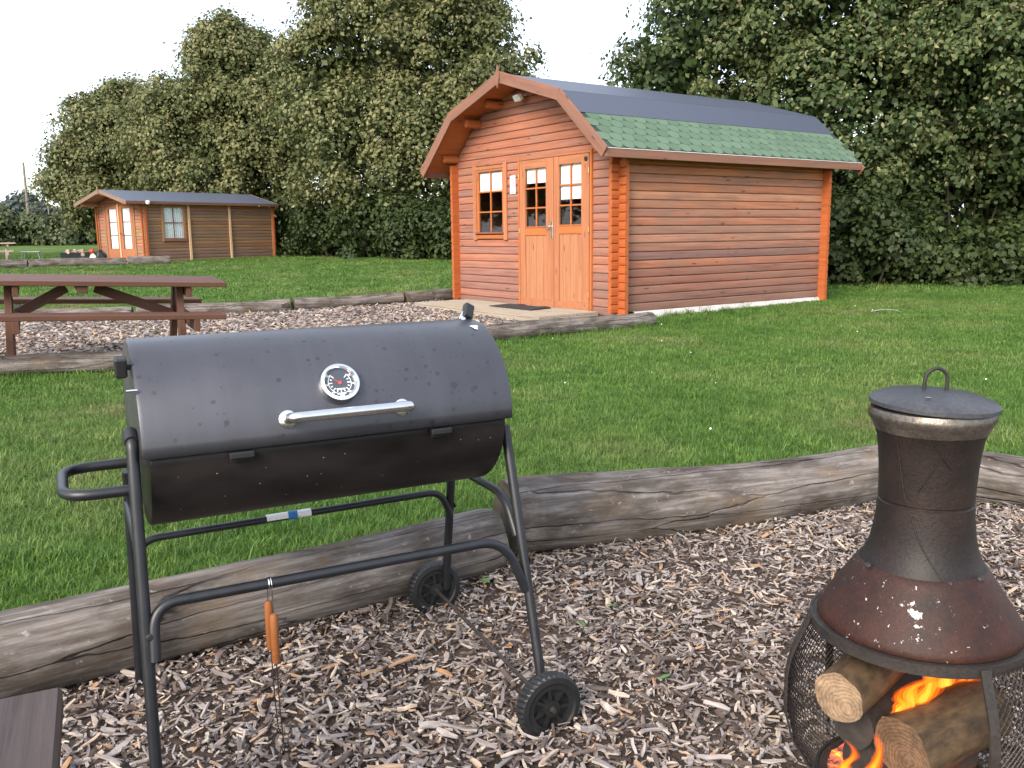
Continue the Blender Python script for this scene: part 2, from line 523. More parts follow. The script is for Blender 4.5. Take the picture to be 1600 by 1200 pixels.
M_iron = rust_mat('dark_iron', (.018, .017, .017), (.045, .035, .03), 0.5, 0.5)
M_collar = rust_mat('worn_metal_collar', (.05, .043, .04), (.32, .28, .24), 0.6, 0.35)
M_collar.node_tree.nodes['Principled BSDF'].inputs['Metallic'].default_value = 0.7
M_handlewood = wood('orange_wood_handle', (.24, .085, .027), grain=0.3, knots=False, wear=0.2, rough=0.45)
M_bark = simple('tree_bark', (.06, .05, .04), 0.9, var=0.4, scale=9, bmp=0.6, bdist=0.03)
M_fire_bark = wood('firewood_bark', (.105, .068, .036), grey=(.018, .014, .012), wear=1.0, grain=.75, knots=True, stretch=(9, 30, 30), bmp=1.0, ws=(9, 14, 14))
M_fire_dark = simple('charred_firewood', (.03, .025, .022), 0.9, var=0.5, scale=22, bmp=0.6, bdist=0.01)

# ------------------------------------------------------------------ terrain
def TZ(y):
    return np.interp(y, [0, 2.0, 2.75, 3.2, 7, 60, 200, 400], [-.10, -.07, -.02, .03, .03, .88, 1.05, 1.05])
def tz(y): return float(TZ(y))

PIT = [(-3.2, 1.2), (-1.43, 2.29), (-.06, 3.14), (1.72, 3.90), (3.6, 2.8), (4.2, 0), (3, -3), (-3.6, -3)]
CK = (1.379, 11.381); CANG = R(35.35); CL, CW = 4.19, 3.83
cus = (math.cos(CANG), math.sin(CANG)); cuw = (-math.sin(CANG), math.cos(CANG))
def cabpt(s, w): return (CK[0] + cus[0] * s + cuw[0] * w, CK[1] + cus[1] * s + cuw[1] * w)
BED2 = [(-6.6, 7.25), (-4.5, 7.78), (-3.4, 7.95), (-.2, 9.5), (1.73, 10.86), cabpt(0, .1), cabpt(0, 3.8), (-1.0, 14.7), (-3.7, 13.0), (-6.9, 12.1), (-9.5, 11.6), (-9.8, 7)]
SK = (-12.359, 30.408); SANG = .909; SL, SW = 5.272, 3.049
sus = (math.cos(SANG), math.sin(SANG)); suw = (-math.sin(SANG), math.cos(SANG))
def smpt(s, w): return (SK[0] + sus[0] * s + suw[0] * w, SK[1] + sus[1] * s + suw[1] * w)
BED3 = [(-19, 26.4), (-15.7, 27.5), (-11.2, 29.15), smpt(0, .1), smpt(0, SW), (-17.5, 33.6), (-23, 32)]

def ground_mat(name, cols, scale, bscale, bstr, bdist=0.03):
    m, n, l, b = newmat(name)
    g = n.new('ShaderNodeNewGeometry')
    a = noise_tex(n, l, g.outputs['Position'], scale, 6, 0.62)
    r = ramp(n, cols); l.new(a.outputs[0], r.inputs[0])
    f = noise_tex(n, l, g.outputs['Position'], bscale, 5, 0.7)
    fr = ramp(n, [(0.25, (0.6,) * 3), (0.75, (1.4,) * 3)]); l.new(f.outputs[0], fr.inputs[0])
    c = mixrgb(n, l, 'MULTIPLY', 1, r.outputs[0], fr.outputs[0])
    l.new(c, b.inputs['Base Color'])
    b.inputs['Roughness'].default_value = 0.95
    b.inputs['Specular IOR Level'].default_value = 0.1
    bump(n, l, f.outputs[0], b, bstr, bdist)
    return m
M_lawn = ground_mat('lawn_turf', [(0.34, (.052, .105, .020)), (0.48, (.072, .130, .028)), (0.60, (.10, .15, .042)), (0.72, (.15, .15, .065))], 0.55, 22, 0.9)
M_chipbed = ground_mat('bark_chip_litter', [(0.3, (.06, .045, .037)), (0.7, (.13, .10, .086))], 6, 55, 1.0, 0.03)
M_chipfar = ground_mat('grey_chip_litter', [(0.3, (.20, .16, .14)), (0.7, (.34, .29, .26))], 3, 26, 1.0, 0.05)

def sheet(name, xs, ys, mat, zoff=0.0, poly=None, lumps=0.0):
    X, Y = np.meshgrid(xs, ys)
    Z = TZ(Y) + zoff
    if lumps:
        Z = Z + lumps * (np.sin(X * 2.1 + 1) * np.cos(Y * 1.7) + 0.6 * np.sin(X * 5.3 + Y * 3.1))
    V = np.stack([X, Y, Z], -1).reshape(-1, 3)
    nx, ny = len(xs), len(ys)
    F = []
    cx = (X[:-1, :-1] + X[1:, 1:]) / 2; cy = (Y[:-1, :-1] + Y[1:, 1:]) / 2
    ok = inpoly(cx, cy, poly) if poly else np.ones(cx.shape, bool)
    for j in range(ny - 1):
        for i in range(nx - 1):
            if ok[j, i]:
                k = j * nx + i
                F.append((k, k + 1, k + nx + 1, k + nx))
    me = mesh_from(name, V, F, True)
    bm = bmesh.new(); bm.from_mesh(me)
    bmesh.ops.delete(bm, geom=[v for v in bm.verts if not v.link_faces], context='VERTS')
    bm.to_mesh(me); bm.free()
    me.materials.append(mat)
    o = bpy.data.objects.new(name, me); COL.objects.link(o)
    o['kind'] = 'structure'
    return o
gx = np.concatenate([np.linspace(-500, -40, 12), np.linspace(-36, 36, 73), np.linspace(40, 500, 12)])
gy = np.concatenate([np.linspace(-200, -8, 8), np.linspace(-6, 7, 53), np.linspace(7.5, 60, 60), np.linspace(66, 700, 16)])
sheet('lawn', gx, gy, M_lawn)
pit = sheet('wood_chip_bed', np.arange(-4, 4.6, .09), np.arange(-3.2, 4.2, .09), M_chipbed, 0.008, PIT, 0.006)
bed2 = sheet('bark_path', np.arange(-10, 2, .14), np.arange(6.9, 15, .14), M_chipfar, 0.004, BED2, 0.003)
bed3 = sheet('far_bark_path', np.arange(-24, -10, .3), np.arange(26, 34.5, .3), M_chipfar, 0.012, BED3)

# ------------------------------------------------------------------ edging logs
def edging_log(label, p0, p1, r0, r1, sink=0.02, bend=0.03, seed=0, group='logs edging the bark beds', zend=None):
    p0 = Vector((p0[0], p0[1], tz(p0[1]) + r0 - sink)); p1 = Vector((p1[0], p1[1], tz(p1[1]) + r1 - sink))
    if zend: p0.z += zend[0]; p1.z += zend[1]
    L = (p1 - p0).length
    nr, seg = max(14, int(L / 0.05)), 26
    nr = min(nr, 70)
    V, F = [], []
    for i in range(nr + 1):
        t = i / nr
        r = r0 + (r1 - r0) * t
        cy = bend * math.sin(PI * t) * (1 if seed % 2 else -1)
        cz = 0.012 * math.sin(5 * t + seed)
        for k in range(seg):
            a = 2 * PI * k / seg
            n1 = noise.noise(Vector((t * L * 1.3 + seed * 9, math.cos(a) * 1.2, math.sin(a) * 1.2)))
            n2 = noise.noise(Vector((t * L * 5 + seed * 5, math.cos(a) * 3.5, math.sin(a) * 3.5)))
            rr = r * (1 + 0.10 * n1 + 0.035 * n2)
            if i in (0, nr): rr *= 0.94
            V.append((t * L, cy + rr * math.cos(a), cz + rr * math.sin(a)))
    for i in range(nr):
        for k in range(seg):
            k2 = (k + 1) % seg
            F.append((i * seg + k, i * seg + k2, (i + 1) * seg + k2, (i + 1) * seg + k))
    mi = [0] * len(F)
    F.append(tuple(reversed(range(seg)))); F.append(tuple(nr * seg + k for k in range(seg))); mi += [1, 1]
    me = mesh_from('edging_log', V, F, True, mi)
    me.set_sharp_from_angle(angle=R(55))
    d = (p1 - p0).normalized()
    o = add('edging_log', me, [M_log, M_oldend])
    o.location = p0
    o.rotation_euler = d.to_track_quat('X', 'Z').to_euler()
    tag(o, label, 'log', group)
    return o
edging_log('weathered log edging the chip bed behind the barbecue wheels', (-2.5, 1.62), (-.075, 3.115), .138, .118, .02, .02, 1)
edging_log('thick weathered log running from behind the barbecue to the chiminea', (-.03, 3.19), (1.74, 3.89), .143, .125, .02, .03, 2, zend=(0.01, 0))
edging_log('weathered log edging the chip bed beyond the chiminea', (1.80, 3.96), (3.7, 2.75), .128, .12, .02, .02, 3)
edging_log('weathered log edging the lawn in front of the brown picnic table', (-6.7, 7.2), (-3.45, 7.92), .10, .095, .02, .03, 4)
edging_log('weathered log between the barbecue lid and the picnic table', (-3.38, 7.95), (-.75, 9.2), .10, .09, .02, .03, 5)
edging_log('grey log lying in front of the timber deck of the red cabin', (-.68, 9.24), (1.72, 10.84), .105, .10, .02, .04, 6)
edging_log('long log edging the bark path beyond the picnic table', (-9.5, 11.55), (-5.35, 12.5), .10, .095, .02, .03, 7)
edging_log('log edging the bark path right behind the picnic table seat', (-5.3, 12.52), (-3.3, 13.2), .095, .10, .02, .02, 8)
edging_log('log edging the bark path between picnic table and red cabin', (-3.25, 13.22), (-1.75, 14.2), .105, .095, .02, .02, 9)
edging_log('short log end lying against the left corner of the red cabin', (-1.7, 14.22), (-.98, 14.75), .11, .10, .02, .01, 10)
edging_log('far grey log edging the bark in front of the firewood box', (-19.5, 26.2), (-15.0, 27.75), .15, .15, .03, .03, 11)
edging_log('far grey log lying before the glazed doors of the small cabin', (-14.95, 27.77), (-12.35, 28.7), .15, .14, .03, .03, 12)
edging_log('short far log ending beside the small cabin corner', (-12.3, 28.7), (-11.1, 29.15), .15, .16, .03, .01, 13)

# ------------------------------------------------------------------ cabins: shared pieces
_logc = {}
def logmesh(xa0, xa1, xb0, xb1, h, th=0.05, prot=(0, 0), bulge=0.012):
    """horizontal wall log: long axis X, weather face towards -Y; ends may be raked (x at bottom / top)"""
    key = tuple(round(v, 3) for v in (xa0, xa1, xb0, xb1, h, th, prot[0], prot[1], bulge))
    if key in _logc: return _logc[key]
    prof = [(th, 0.001), (th, h - 0.001), (0.012, h - 0.001), (0.0, h - 0.004), (-bulge * 0.75, h * 0.84), (-bulge, h * 0.5), (-bulge * 0.8, h * 0.15), (-bulge * 0.55, 0.008), (0.006, 0.001)]
    n = len(prof)
    stations = [0.0]
    L = max(xb0 - xa0, 1e-3)
    if prot[0]: stations.append(prot[0] / L)
    if prot[1]: stations.append(1 - prot[1] / L)
    stations.append(1.0)
    V, F, mi = [], [], []
    for t in stations:
        for y, z in prof:
            a = xa0 + (xa1 - xa0) * z / h; b = xb0 + (xb1 - xb0) * z / h
            V.append((a + (b - a) * t, y, z))
    ns = len(stations)
    for i in range(ns - 1):
        end = (i == 0 and prot[0]) or (i == ns - 2 and prot[1])
        for k in range(n):
            k2 = (k + 1) % n
            F.append((i * n + k, i * n + k2, (i + 1) * n + k2, (i + 1) * n + k)); mi.append(1 if end else 0)
    F.append(tuple(reversed(range(n)))); F.append(tuple((ns - 1) * n + k for k in range(n))); mi += [1, 1]
    me = mesh_from('wall_log', V, F, False, mi)
    bm = bmesh.new(); bm.from_mesh(me); bmesh.ops.recalc_face_normals(bm, faces=bm.faces[:]); bm.to_mesh(me); bm.free()
    me.materials.append(M_logwall); me.materials.append(M_logend)
    _logc[key] = me
    return me

def lerp3(a, b, t): return tuple(x + (y - x) * t for x, y in zip(a, b))

def glazed(parent, nx, nz, y0, y1, z0, z1, x, mat_bar, bar=0.022, depth=0.02):
    """panes and glazing bars in the front plane (local Y across, Z up) at local x; y0<y1"""
    for i in range(nx):
        for k in range(nz):
            a, b_ = y0 + (y1 - y0) * i / nx, y0 + (y1 - y0) * (i + 1) / nx
            c, d = z0 + (z1 - z0) * k / nz, z0 + (z1 - z0) * (k + 1) / nz
            box('pane', (0.004, b_ - a - 0.002, d - c - 0.002), M_glass, parent, (x + 0.004, (a + b_) / 2, (c + d) / 2), b=0)
    for i in range(1, nx):
        y = y0 + (y1 - y0) * i / nx
        box('glazing_bar', (depth, bar, z1 - z0), mat_bar, parent, (x - 0.006, y, (z0 + z1) / 2), b=0.003)
    for k in range(1, nz):
        z = z0 + (z1 - z0) * k / nz
        box('glazing_bar', (depth - 0.006, y1 - y0, bar), mat_bar, parent, (x - 0.008, (y0 + y1) / 2, z), b=0.003)

def plank(name, p, q, wid, th, mat, parent, nrm=(1, 0, 0), **kw):
    """plank whose long axis runs p->q, thickness along nrm"""
    p, q = Vector(p), Vector(q)
    d = (q - p); L = d.length; d.normalize()
    nrm = Vector(nrm); nrm = (nrm - d * nrm.dot(d)).normalized()
    w = nrm.cross(d)
    o = add(name, boxm(L, th, wid, kw.pop('b', 0.004)), mat, parent, **kw)
    m = Matrix((d, nrm, w)).transposed()
    o.rotation_euler = m.to_euler()
    o.location = (p + q) / 2
    return o

# ------------------------------------------------------------------ red log cabin
cabin = thing('log_cabin', 'red-orange log cabin with gambrel roof of green shingles below dark felt', 'cabin', (CK[0], CK[1], 0), (0, 0, CANG))
rl = random.Random(3)
H = 0.1105; ZB = 0.2; NLOG = 19; PR = 0.13
ZT = ZB + H * NLOG
EZ, EO, BZ, BO, AZ, DF, DB = 2.235, .258, 2.987, 1.309, 3.375, .476, .534
CEN = CW / 2
def roof_z(w):
    a = abs(w - CEN)
    if a < BO: return AZ + (BZ - AZ) * a / BO
    return BZ + (EZ - BZ) * (a - BO) / (CW / 2 + EO - BO)
def roof_half(z):     # half width under the roof line at height z
    if z <= BZ: return BO + (BZ - z) / (BZ - EZ) * (CW / 2 + EO - BO)
    return max(0.02, (AZ - z) / (AZ - BZ) * BO)
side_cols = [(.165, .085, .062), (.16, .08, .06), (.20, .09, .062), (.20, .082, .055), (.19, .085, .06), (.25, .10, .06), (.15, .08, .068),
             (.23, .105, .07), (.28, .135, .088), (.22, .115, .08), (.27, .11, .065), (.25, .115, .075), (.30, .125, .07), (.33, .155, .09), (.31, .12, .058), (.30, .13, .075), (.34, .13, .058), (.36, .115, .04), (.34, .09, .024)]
def jit(c, k=0.08): 
    f = 1 + rl.uniform(-k, k)
    return tuple(x * f for x in c)
for i in range(NLOG):
    z = ZB + i * H
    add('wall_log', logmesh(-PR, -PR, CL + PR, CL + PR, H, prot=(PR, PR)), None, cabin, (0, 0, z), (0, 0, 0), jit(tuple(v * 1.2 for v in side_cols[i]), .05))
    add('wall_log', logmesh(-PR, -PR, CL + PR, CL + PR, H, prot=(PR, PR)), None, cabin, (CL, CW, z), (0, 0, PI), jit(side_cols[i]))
# front wall, cut round window and doors. position along the wall x = W - w
WIN = (2.42, 3.33, 1.163, 2.244); DOOR = (.485, 2.12, .16, 2.275)
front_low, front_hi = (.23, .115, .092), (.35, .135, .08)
off = -0.052
nfront = int((AZ - 0.05 - ZB) / H) + 1
for i in range(nfront):
    z = ZB + off + i * H
    zm = z + H / 2
    if z + H > AZ - 0.03: break
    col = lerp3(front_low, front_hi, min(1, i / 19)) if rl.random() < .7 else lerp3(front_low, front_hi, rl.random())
    col = jit(col)
    if z + H < ZT - H:
        spans = [(-PR, CW + PR)]
        if z + H > WIN[2] + .02 and z < WIN[3] - .02:
            a, b_ = CW - WIN[1] + .02, CW - WIN[0] - .02
            spans = [(-PR, a), (b_, CW + PR)]
        if z + H > DOOR[2] and z < DOOR[3] - .02:
            a, b_ = CW - DOOR[1] + .02, CW - DOOR[0] - .02
            spans = [s for (p, q) in spans for s in ((p, min(q, a)), (max(p, b_), q)) if s[1] - s[0] > .03]
        for p, q in spans:
            pr = (PR if p <= -PR + 1e-6 else 0, PR if q >= CW + PR - 1e-6 else 0)
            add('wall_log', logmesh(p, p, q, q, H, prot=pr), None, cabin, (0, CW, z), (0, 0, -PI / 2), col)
    else:
        h0, h1 = min(roof_half(z) - .09, CW / 2 + .1), min(roof_half(z + H) - .09, CW / 2 + .1)
        if h1 < .05: break
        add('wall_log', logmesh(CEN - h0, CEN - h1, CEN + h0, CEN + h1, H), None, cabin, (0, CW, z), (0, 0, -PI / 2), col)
    # rear gable, never seen from the lawn but closing the room
    if z + H < ZT - H:
        add('wall_log', logmesh(-PR, -PR, CW + PR, CW + PR, H, prot=(PR, PR)), None, cabin, (CL, 0, z), (0, 0, PI / 2), col)
    else:
        add('wall_log', logmesh(CEN - h0, CEN - h1, CEN + h0, CEN + h1, H), None, cabin, (CL, 0, z), (0, 0, PI / 2), col)
box('floor', (CL - .1, CW - .1, .04), M_interior, cabin, (CL / 2, CW / 2, ZB - .02))
# roof slabs
def roof_slab(name, w0, z0, w1, z1, s0, s1, th, mat_top, mat_under, lift=0.0):
    nx, nz = (z0 - z1), (w1 - w0)
    l = math.hypot(nx, nz); nx, nz = nx / l, nz / l
    if nz < 0: nx, nz = -nx, -nz
    a = [(w0 + nx * lift, z0 + nz * lift), (w1 + nx * lift, z1 + nz * lift)]
    V = []
    for s in (s0, s1):
        for (w, z) in a: V.append((s, w, z))
        for (w, z) in a: V.append((s, w + nx * th, z + nz * th))
    F = [(0, 1, 5, 4), (2, 6, 7, 3), (0, 4, 6, 2), (1, 3, 7, 5), (0, 2, 3, 1), (4, 5, 7, 6)]
    me = mesh_from(name, V, F, False, [1, 0, 0, 0, 0, 0])
    bm = bmesh.new(); bm.from_mesh(me); bmesh.ops.recalc_face_normals(bm, faces=bm.faces[:]); bm.to_mesh(me); bm.free()
    return add(name, me, [mat_top, mat_under], cabin)
S0, S1 = -DF, CL + DB
WR, WL = -EO, CW + EO
rr_ = roof_slab('roof_panel', WR, EZ - .03, CEN - BO, BZ - .03, S0 + .01, S1 - .01, .03, M_shin_back, M_orange)
roof_slab('roof_panel', CEN - BO, BZ - .03, CEN, AZ - .03, S0 + .01, S1 - .01, .03, M_felt, M_orange)
roof_slab('roof_panel', CEN + BO, BZ - .03, CEN, AZ - .03, S0 + .01, S1 - .01, .03, M_felt, M_orange)
roof_slab('roof_panel', WL, EZ - .03, CEN + BO, BZ - .03, S0 + .01, S1 - .01, .03, M_shin_back, M_orange)
# felt laid over the ridge and lapped down over the head of the steep slope
fr_t = 0.40
fw_, fz_ = CEN - BO + (WR - CEN + BO) * fr_t, BZ + (EZ - BZ) * fr_t
for k, (a, b_, s) in enumerate([((fw_, fz_), (CEN - BO, BZ), 1), ((CEN - BO, BZ), (CEN, AZ), 1)]):
    roof_slab('roof_felt', a[0], a[1], b_[0], b_[1], S0 - .004, S1 + .004, .006, M_felt, M_felt, lift=.014)
    roof_slab('roof_felt', CW - a[0], a[1], CW - b_[0], b_[1], S0 - .004, S1 + .004, .006, M_felt, M_felt, lift=.014)
# shingles on the steep right slope, one by one
sw, expo, tabh = 0.2, 0.142, 0.255
sl = Vector((0, (CEN - BO) - WR, BZ - EZ)); slen = sl.length; sl.normalize()
sn = Vector((0, -sl.z, sl.y))
def shingle_mesh():
    pts = []
    g = 0.004
    w2 = sw / 2 - g
    pts.append((-w2, tabh)); pts.append((-w2, 0.085))
    for k in range(1, 8):
        a = PI + PI * k / 8
        pts.append((w2 * math.cos(a), 0.085 + 0.085 * math.sin(a)))
    pts.append((w2, 0.085)); pts.append((w2, tabh))
    th = 0.006
    n = len(pts)
    V = [(x, y, 0) for x, y in pts] + [(x, y, th) for x, y in pts]
    F = [tuple(reversed(range(n))), tuple(range(n, 2 * n))]
    for k in range(n):
        F.append((k, (k + 1) % n, n + (k + 1) % n, n + k))
    me = mesh_from('shingle', V, F)
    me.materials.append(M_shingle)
    return me
SH = shingle_mesh()
nrow = 5
rot_sh = Matrix((Vector((1, 0, 0)), sl, sn)).transposed()
for r_ in range(nrow):
    n_ = int((S1 - S0) / sw)
    for c_ in range(n_ + 1):
        x = S0 + sw * (c_ + (0.5 if r_ % 2 else 0.0)) + .02
        if x < S0 + sw * .4 or x > S1 - sw * .4: continue
        p = Vector((x, WR, EZ)) + sl * (-.012 + r_ * expo + rl.uniform(-.003, .003)) + sn * (.012)
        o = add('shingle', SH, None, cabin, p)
        tilt = Matrix.Rotation(-0.024 + rl.uniform(-.004, .004), 3, 'X')
        o.rotation_euler = (rot_sh @ tilt).to_euler()
# bargeboards front and back, finial, eaves boards
def barge(s, t=.024, dz=0.0):
    segs = [((WR - .01, EZ - .05), (CEN - BO, BZ - .035)), ((CEN - BO, BZ - .035), (CEN, AZ - .03)),
            ((CEN, AZ - .03), (CEN + BO, BZ - .035)), ((CEN + BO, BZ - .035), (WL + .01, EZ - .05))]
    for k, (a, b_) in enumerate(segs):
        ds = 0.0 if k in (0, 3) else (-.003 if s < 0 else .003)
        d = Vector((0, b_[0] - a[0], b_[1] - a[1])).normalized() * .012
        plank('bargeboard', Vector((s + ds, a[0], a[1] - dz)) - d, Vector((s + ds, b_[0], b_[1] - dz)) + d, .15, t, M_barge, cabin, (1, 0, 0))
barge(S0 - .012); barge(S1 + .012, dz=.075)
me = mesh_from('finial', [(0, 0, -.16), (0, -.045, -.02), (0, -.03, .06), (0, 0, .15), (0, .03, .06), (0, .045, -.02)] + [(.02, 0, -.16), (.02, -.045, -.02), (.02, -.03, .06), (.02, 0, .15), (.02, .03, .06), (.02, .045, -.02)],
               [(0, 5, 4, 3, 2, 1), (6, 7, 8, 9, 10, 11)] + [(k, (k + 1) % 6, 6 + (k + 1) % 6, 6 + k) for k in range(6)])
add('finial', me, M_barge, cabin, (S0 - .05, CEN, AZ - .02))
plank('eaves_board', (S0 + .01, WR - .012, EZ - .062), (S1 - .01, WR - .012, EZ - .062), .105, .022, M_barge, cabin, (0, 1, 0))
plank('eaves_board', (S0 + .01, WL + .012, EZ - .062), (S1 - .01, WL + .012, EZ - .062), .105, .022, M_barge, cabin, (0, 1, 0))
box('drip_edge', (S1 - S0 - .03, .03, .006), M_white, cabin, ((S0 + S1) / 2, WR - .012, EZ - .006), b=0)
# purlins poking out under the front overhang
for w_, z_ in ((2.571, 3.085), (3.144, 2.87), (3.80, 2.395)):
    for ww in (w_, CW - w_):
        tube('purlin', [(S0 + .20, ww, z_), (S0 + .215, ww, z_), (.05, ww, z_)], [.035, .06, .065], M_orange, cabin, 14)
# window
win = add('window', boxm(.035, WIN[1] - WIN[0] - .02, .05, .004), M_door, cabin, (-.02, (WIN[0] + WIN[1]) / 2, WIN[3] - .03))
wl0 = win.location
def wloc(x, y, z): return (x - wl0[0], y - wl0[1], z - wl0[2])
for y in (WIN[0] + .045, WIN[1] - .045):
    plank('frame', wloc(-.024, y, WIN[2] - .03), wloc(-.024, y, WIN[3] + .03), .085, .03, M_door, win, (1, 0, 0))
plank('frame', wloc(-.02, WIN[0] + .09, WIN[2] + .02), wloc(-.02, WIN[1] - .09, WIN[2] + .02), .06, .026, M_orange, win, (1, 0, 0))
plank('sill', wloc(-.035, WIN[0] + .08, WIN[2] + .078), wloc(-.035, WIN[1] - .08, WIN[2] + .078), .028, .05, M_sill, win, (1, 0, 0))
plank('frame', wloc(-.012, WIN[0] + .09, WIN[3] - .068), wloc(-.012, WIN[1] - .09, WIN[3] - .068), .04, .03, M_door, win, (1, 0, 0))
for y in (WIN[0] + .105, WIN[1] - .115):
    plank('sash', wloc(-.008, y, WIN[2] + .09), wloc(-.008, y, WIN[3] - .08), .05, .03, M_orange, win, (1, 0, 0))
class _W: pass
def glazed_under(parent, base, *a, **k):
    # panes live under a part whose origin is `base`
    nx, nz, y0, y1, z0, z1, x, mb = a
    glazed(parent, nx, nz, y0 - base[1], y1 - base[1], z0 - base[2], z1 - base[2], x - base[0], mb, **k)
glazed_under(win, wl0, 2, 3, WIN[0] + .12, WIN[1] - .13, WIN[2] + .092, WIN[3] - .085, .0, M_orange)
box('blind', (.006, .62, .32), M_blind, win, wloc(.016, (WIN[0] + WIN[1]) / 2, WIN[3] - .235), b=0)
# doors
def door_leaf(y0, y1, z0, z1, gy0, gy1, gz0, gz1, hinge_side, blindh):
    yc = (y0 + y1) / 2
    d = add('door', boxm(.036, y1 - y0 - .006, .10, .003), M_door, cabin, (-.018, yc, z0 + .055), label=None)
    b0 = d.location
    def L(x, y, z): return (x - b0[0], y - b0[1], z - b0[2])
    plank('stile', L(-.02, (y0 + gy0) / 2, z0 + .1), L(-.02, (y0 + gy0) / 2, z1), gy0 - y0 - .004, .036, M_door, d, (1, 0, 0))
    plank('stile', L(-.02, (y1 + gy1) / 2, z0 + .1), L(-.02, (y1 + gy1) / 2, z1), y1 - gy1 - .004, .036, M_door, d, (1, 0, 0))
    plank('rail', L(-.018, gy0, (gz1 + z1) / 2), L(-.018, gy1, (gz1 + z1) / 2), z1 - gz1, .034, M_door, d, (1, 0, 0))
    plank('rail', L(-.018, gy0, gz0 - .055), L(-.018, gy1, gz0 - .055), .11, .034, M_orange, d, (1, 0, 0))
    plank('bead', L(-.032, gy0, gz0 + .004), L(-.032, gy1, gz0 + .004), .02, .024, M_orange, d, (1, 0, 0))
    nb = 6
    for k in range(nb):
        ya, yb = gy0 + (gy1 - gy0) * k / nb, gy0 + (gy1 - gy0) * (k + 1) / nb
        plank('panel_board', L(-.012 - .002 * (k % 2), (ya + yb) / 2, z0 + .105), L(-.012 - .002 * (k % 2), (ya + yb) / 2, gz0 - .11), yb - ya - .004, .02, M_panel, d, (1, 0, 0), b=.003)
    glazed_under(d, b0, 2, 3, gy0, gy1, gz0, gz1, -.006, M_orange)
    box('blind', (.006, gy1 - gy0 + .01, blindh), M_blind, d, L(.012, (gy0 + gy1) / 2, gz1 - blindh / 2), b=0)
    yh = y0 - .005 if hinge_side < 0 else y1 + .005
    for zz in (z0 + .22, (z0 + z1) / 2 + .05, z1 - .22):
        tube('hinge', [L(-.045, yh, zz - .035), L(-.045, yh, zz + .035)], .010, M_brass, d, 8)
    return d, L
d1, L1 = door_leaf(1.315, 2.085, .19, 2.25, 1.471, 1.957, 1.31, 2.127, 1, .20)
d2, L2 = door_leaf(.545, 1.305, .19, 2.25, .706, 1.18, 1.325, 2.137, -1, .46)
plank('astragal', L2(-.045, 1.31, .2), L2(-.045, 1.31, 2.24), .05, .014, M_door, d2, (1, 0, 0))
hd = box('handle_plate', (.006, .04, .24), M_steel, d2, L2(-.056, 1.31, 1.27), b=.002)
tube('handle_lever', fillet([L2(-.05, 1.31, 1.32), L2(-.10, 1.31, 1.32), L2(-.10, 1.43, 1.32)], .02), .010, M_steel, d2, 8)
me = lathem([(0, .012), (.028, .012), (.032, 0), (0, 0)], 20)
add('door_stop', me, M_iron, d2, L2(-.04, .60, 2.18), (0, -PI / 2, 0))
for y in (.505, 2.105):
    plank('door_frame', (-.022, y, .16), (-.022, y, 2.30), .036, .045, M_orange, cabin, (1, 0, 0))
plank('door_frame', (-.022, .49, 2.268), (-.022, 2.12, 2.268), .03, .043, M_door, cabin, (1, 0, 0))
plank('threshold', (-.03, .5, .172), (-.03, 2.11, .172), .03, .06, M_barge, cabin, (1, 0, 0))
box('notice', (.006, .13, .26), M_plaque, cabin, (-.022, 2.275, 1.93), b=.001)
lt = box('flood_light', (.07, .15, .09), M_white, cabin, (-.16, 1.93, 3.10), (0, R(-30), 0), b=.01)
box('lamp_glass', (.012, .12, .065), M_glass, lt, (-.038, 0, 0), b=.002)
tube('bracket', [(0.02, 0, 0), (.15, 0, -.02)], .012, M_white, lt, 8)
for z_ in (1.24, .52):
    tube('bolt', [(.02, -.05, z_), (.02, -.012, z_)], .014, M_steel, cabin, 10)
# ground sheet tucked beneath the logs + bearer
V, F = [], []
nS = 46
for i in range(nS + 1):
    t = i / nS
    x = .25 + t * (CL - .12)
    zb = .065 + .09 * t + .014 * math.sin(t * 31) + .01 * math.sin(t * 67 + 1)
    yb = -.075 - .02 * math.sin(t * 23) - .012 * math.sin(t * 53)
    V += [(x, .02, ZB + .012), (x, -.03 + .006 * math.sin(t * 40), ZB - .004), (x, (yb - .035) / 2, (ZB + zb) / 2 - .004), (x, yb, zb), (x + .01, yb + .06, zb - .01)]
for i in range(nS):
    for k in range(4): F.append((i * 5 + k, (i + 1) * 5 + k, (i + 1) * 5 + k + 1, i * 5 + k + 1))
add('ground_sheet', mesh_from('ground_sheet', V, F, True), M_tarp, cabin)
for y in (.12, CW / 2, CW - .12):
    box('bearer', (CL, .09, .12), M_barge, cabin, (CL / 2, y, ZB - .075))
plank('bearer', (CL - .1, -.02, .13), (CL + .03, -.03, .10), .07, .05, M_barge, cabin, (0, 1, 0))

# deck in front of the cabin doors
deck = thing('timber_deck', 'low grooved timber deck in front of the red cabin doors', 'deck', (CK[0], CK[1], 0), (0, 0, CANG))
nb = 8
for k in range(nb):
    x = -.06 - .122 * (k + .5)
    ya, yb = .32, 3.5
    bm = bmesh.new()
    w = .108; prof = [(-w / 2, 0), (-w / 2, .028)]
    ng = 7
    for g in range(ng):
        a = -w / 2 + w * (g + .25) / ng; b_ = -w / 2 + w * (g + .75) / ng
        prof += [(a, .028), (a + .002, .0235), (b_ - .002, .0235), (b_, .028)]
    prof += [(w / 2, .028), (w / 2, 0)]
    n = len(prof)
    V = [(0, p, q) for p, q in prof] + [(yb - ya, p, q) for p, q in prof]
    F = [tuple(range(n)), tuple(reversed(range(n, 2 * n)))] + [(i, i + n, (i + 1) % n + n, (i + 1) % n) for i in range(n)]
    me = mesh_from('board', V, F); bm.from_mesh(me); bmesh.ops.recalc_face_normals(bm, faces=bm.faces[:]); bm.to_mesh(me); bm.free()
    add('deck_board', me, M_deck, deck, (x, ya, .174), (0, 0, PI / 2))
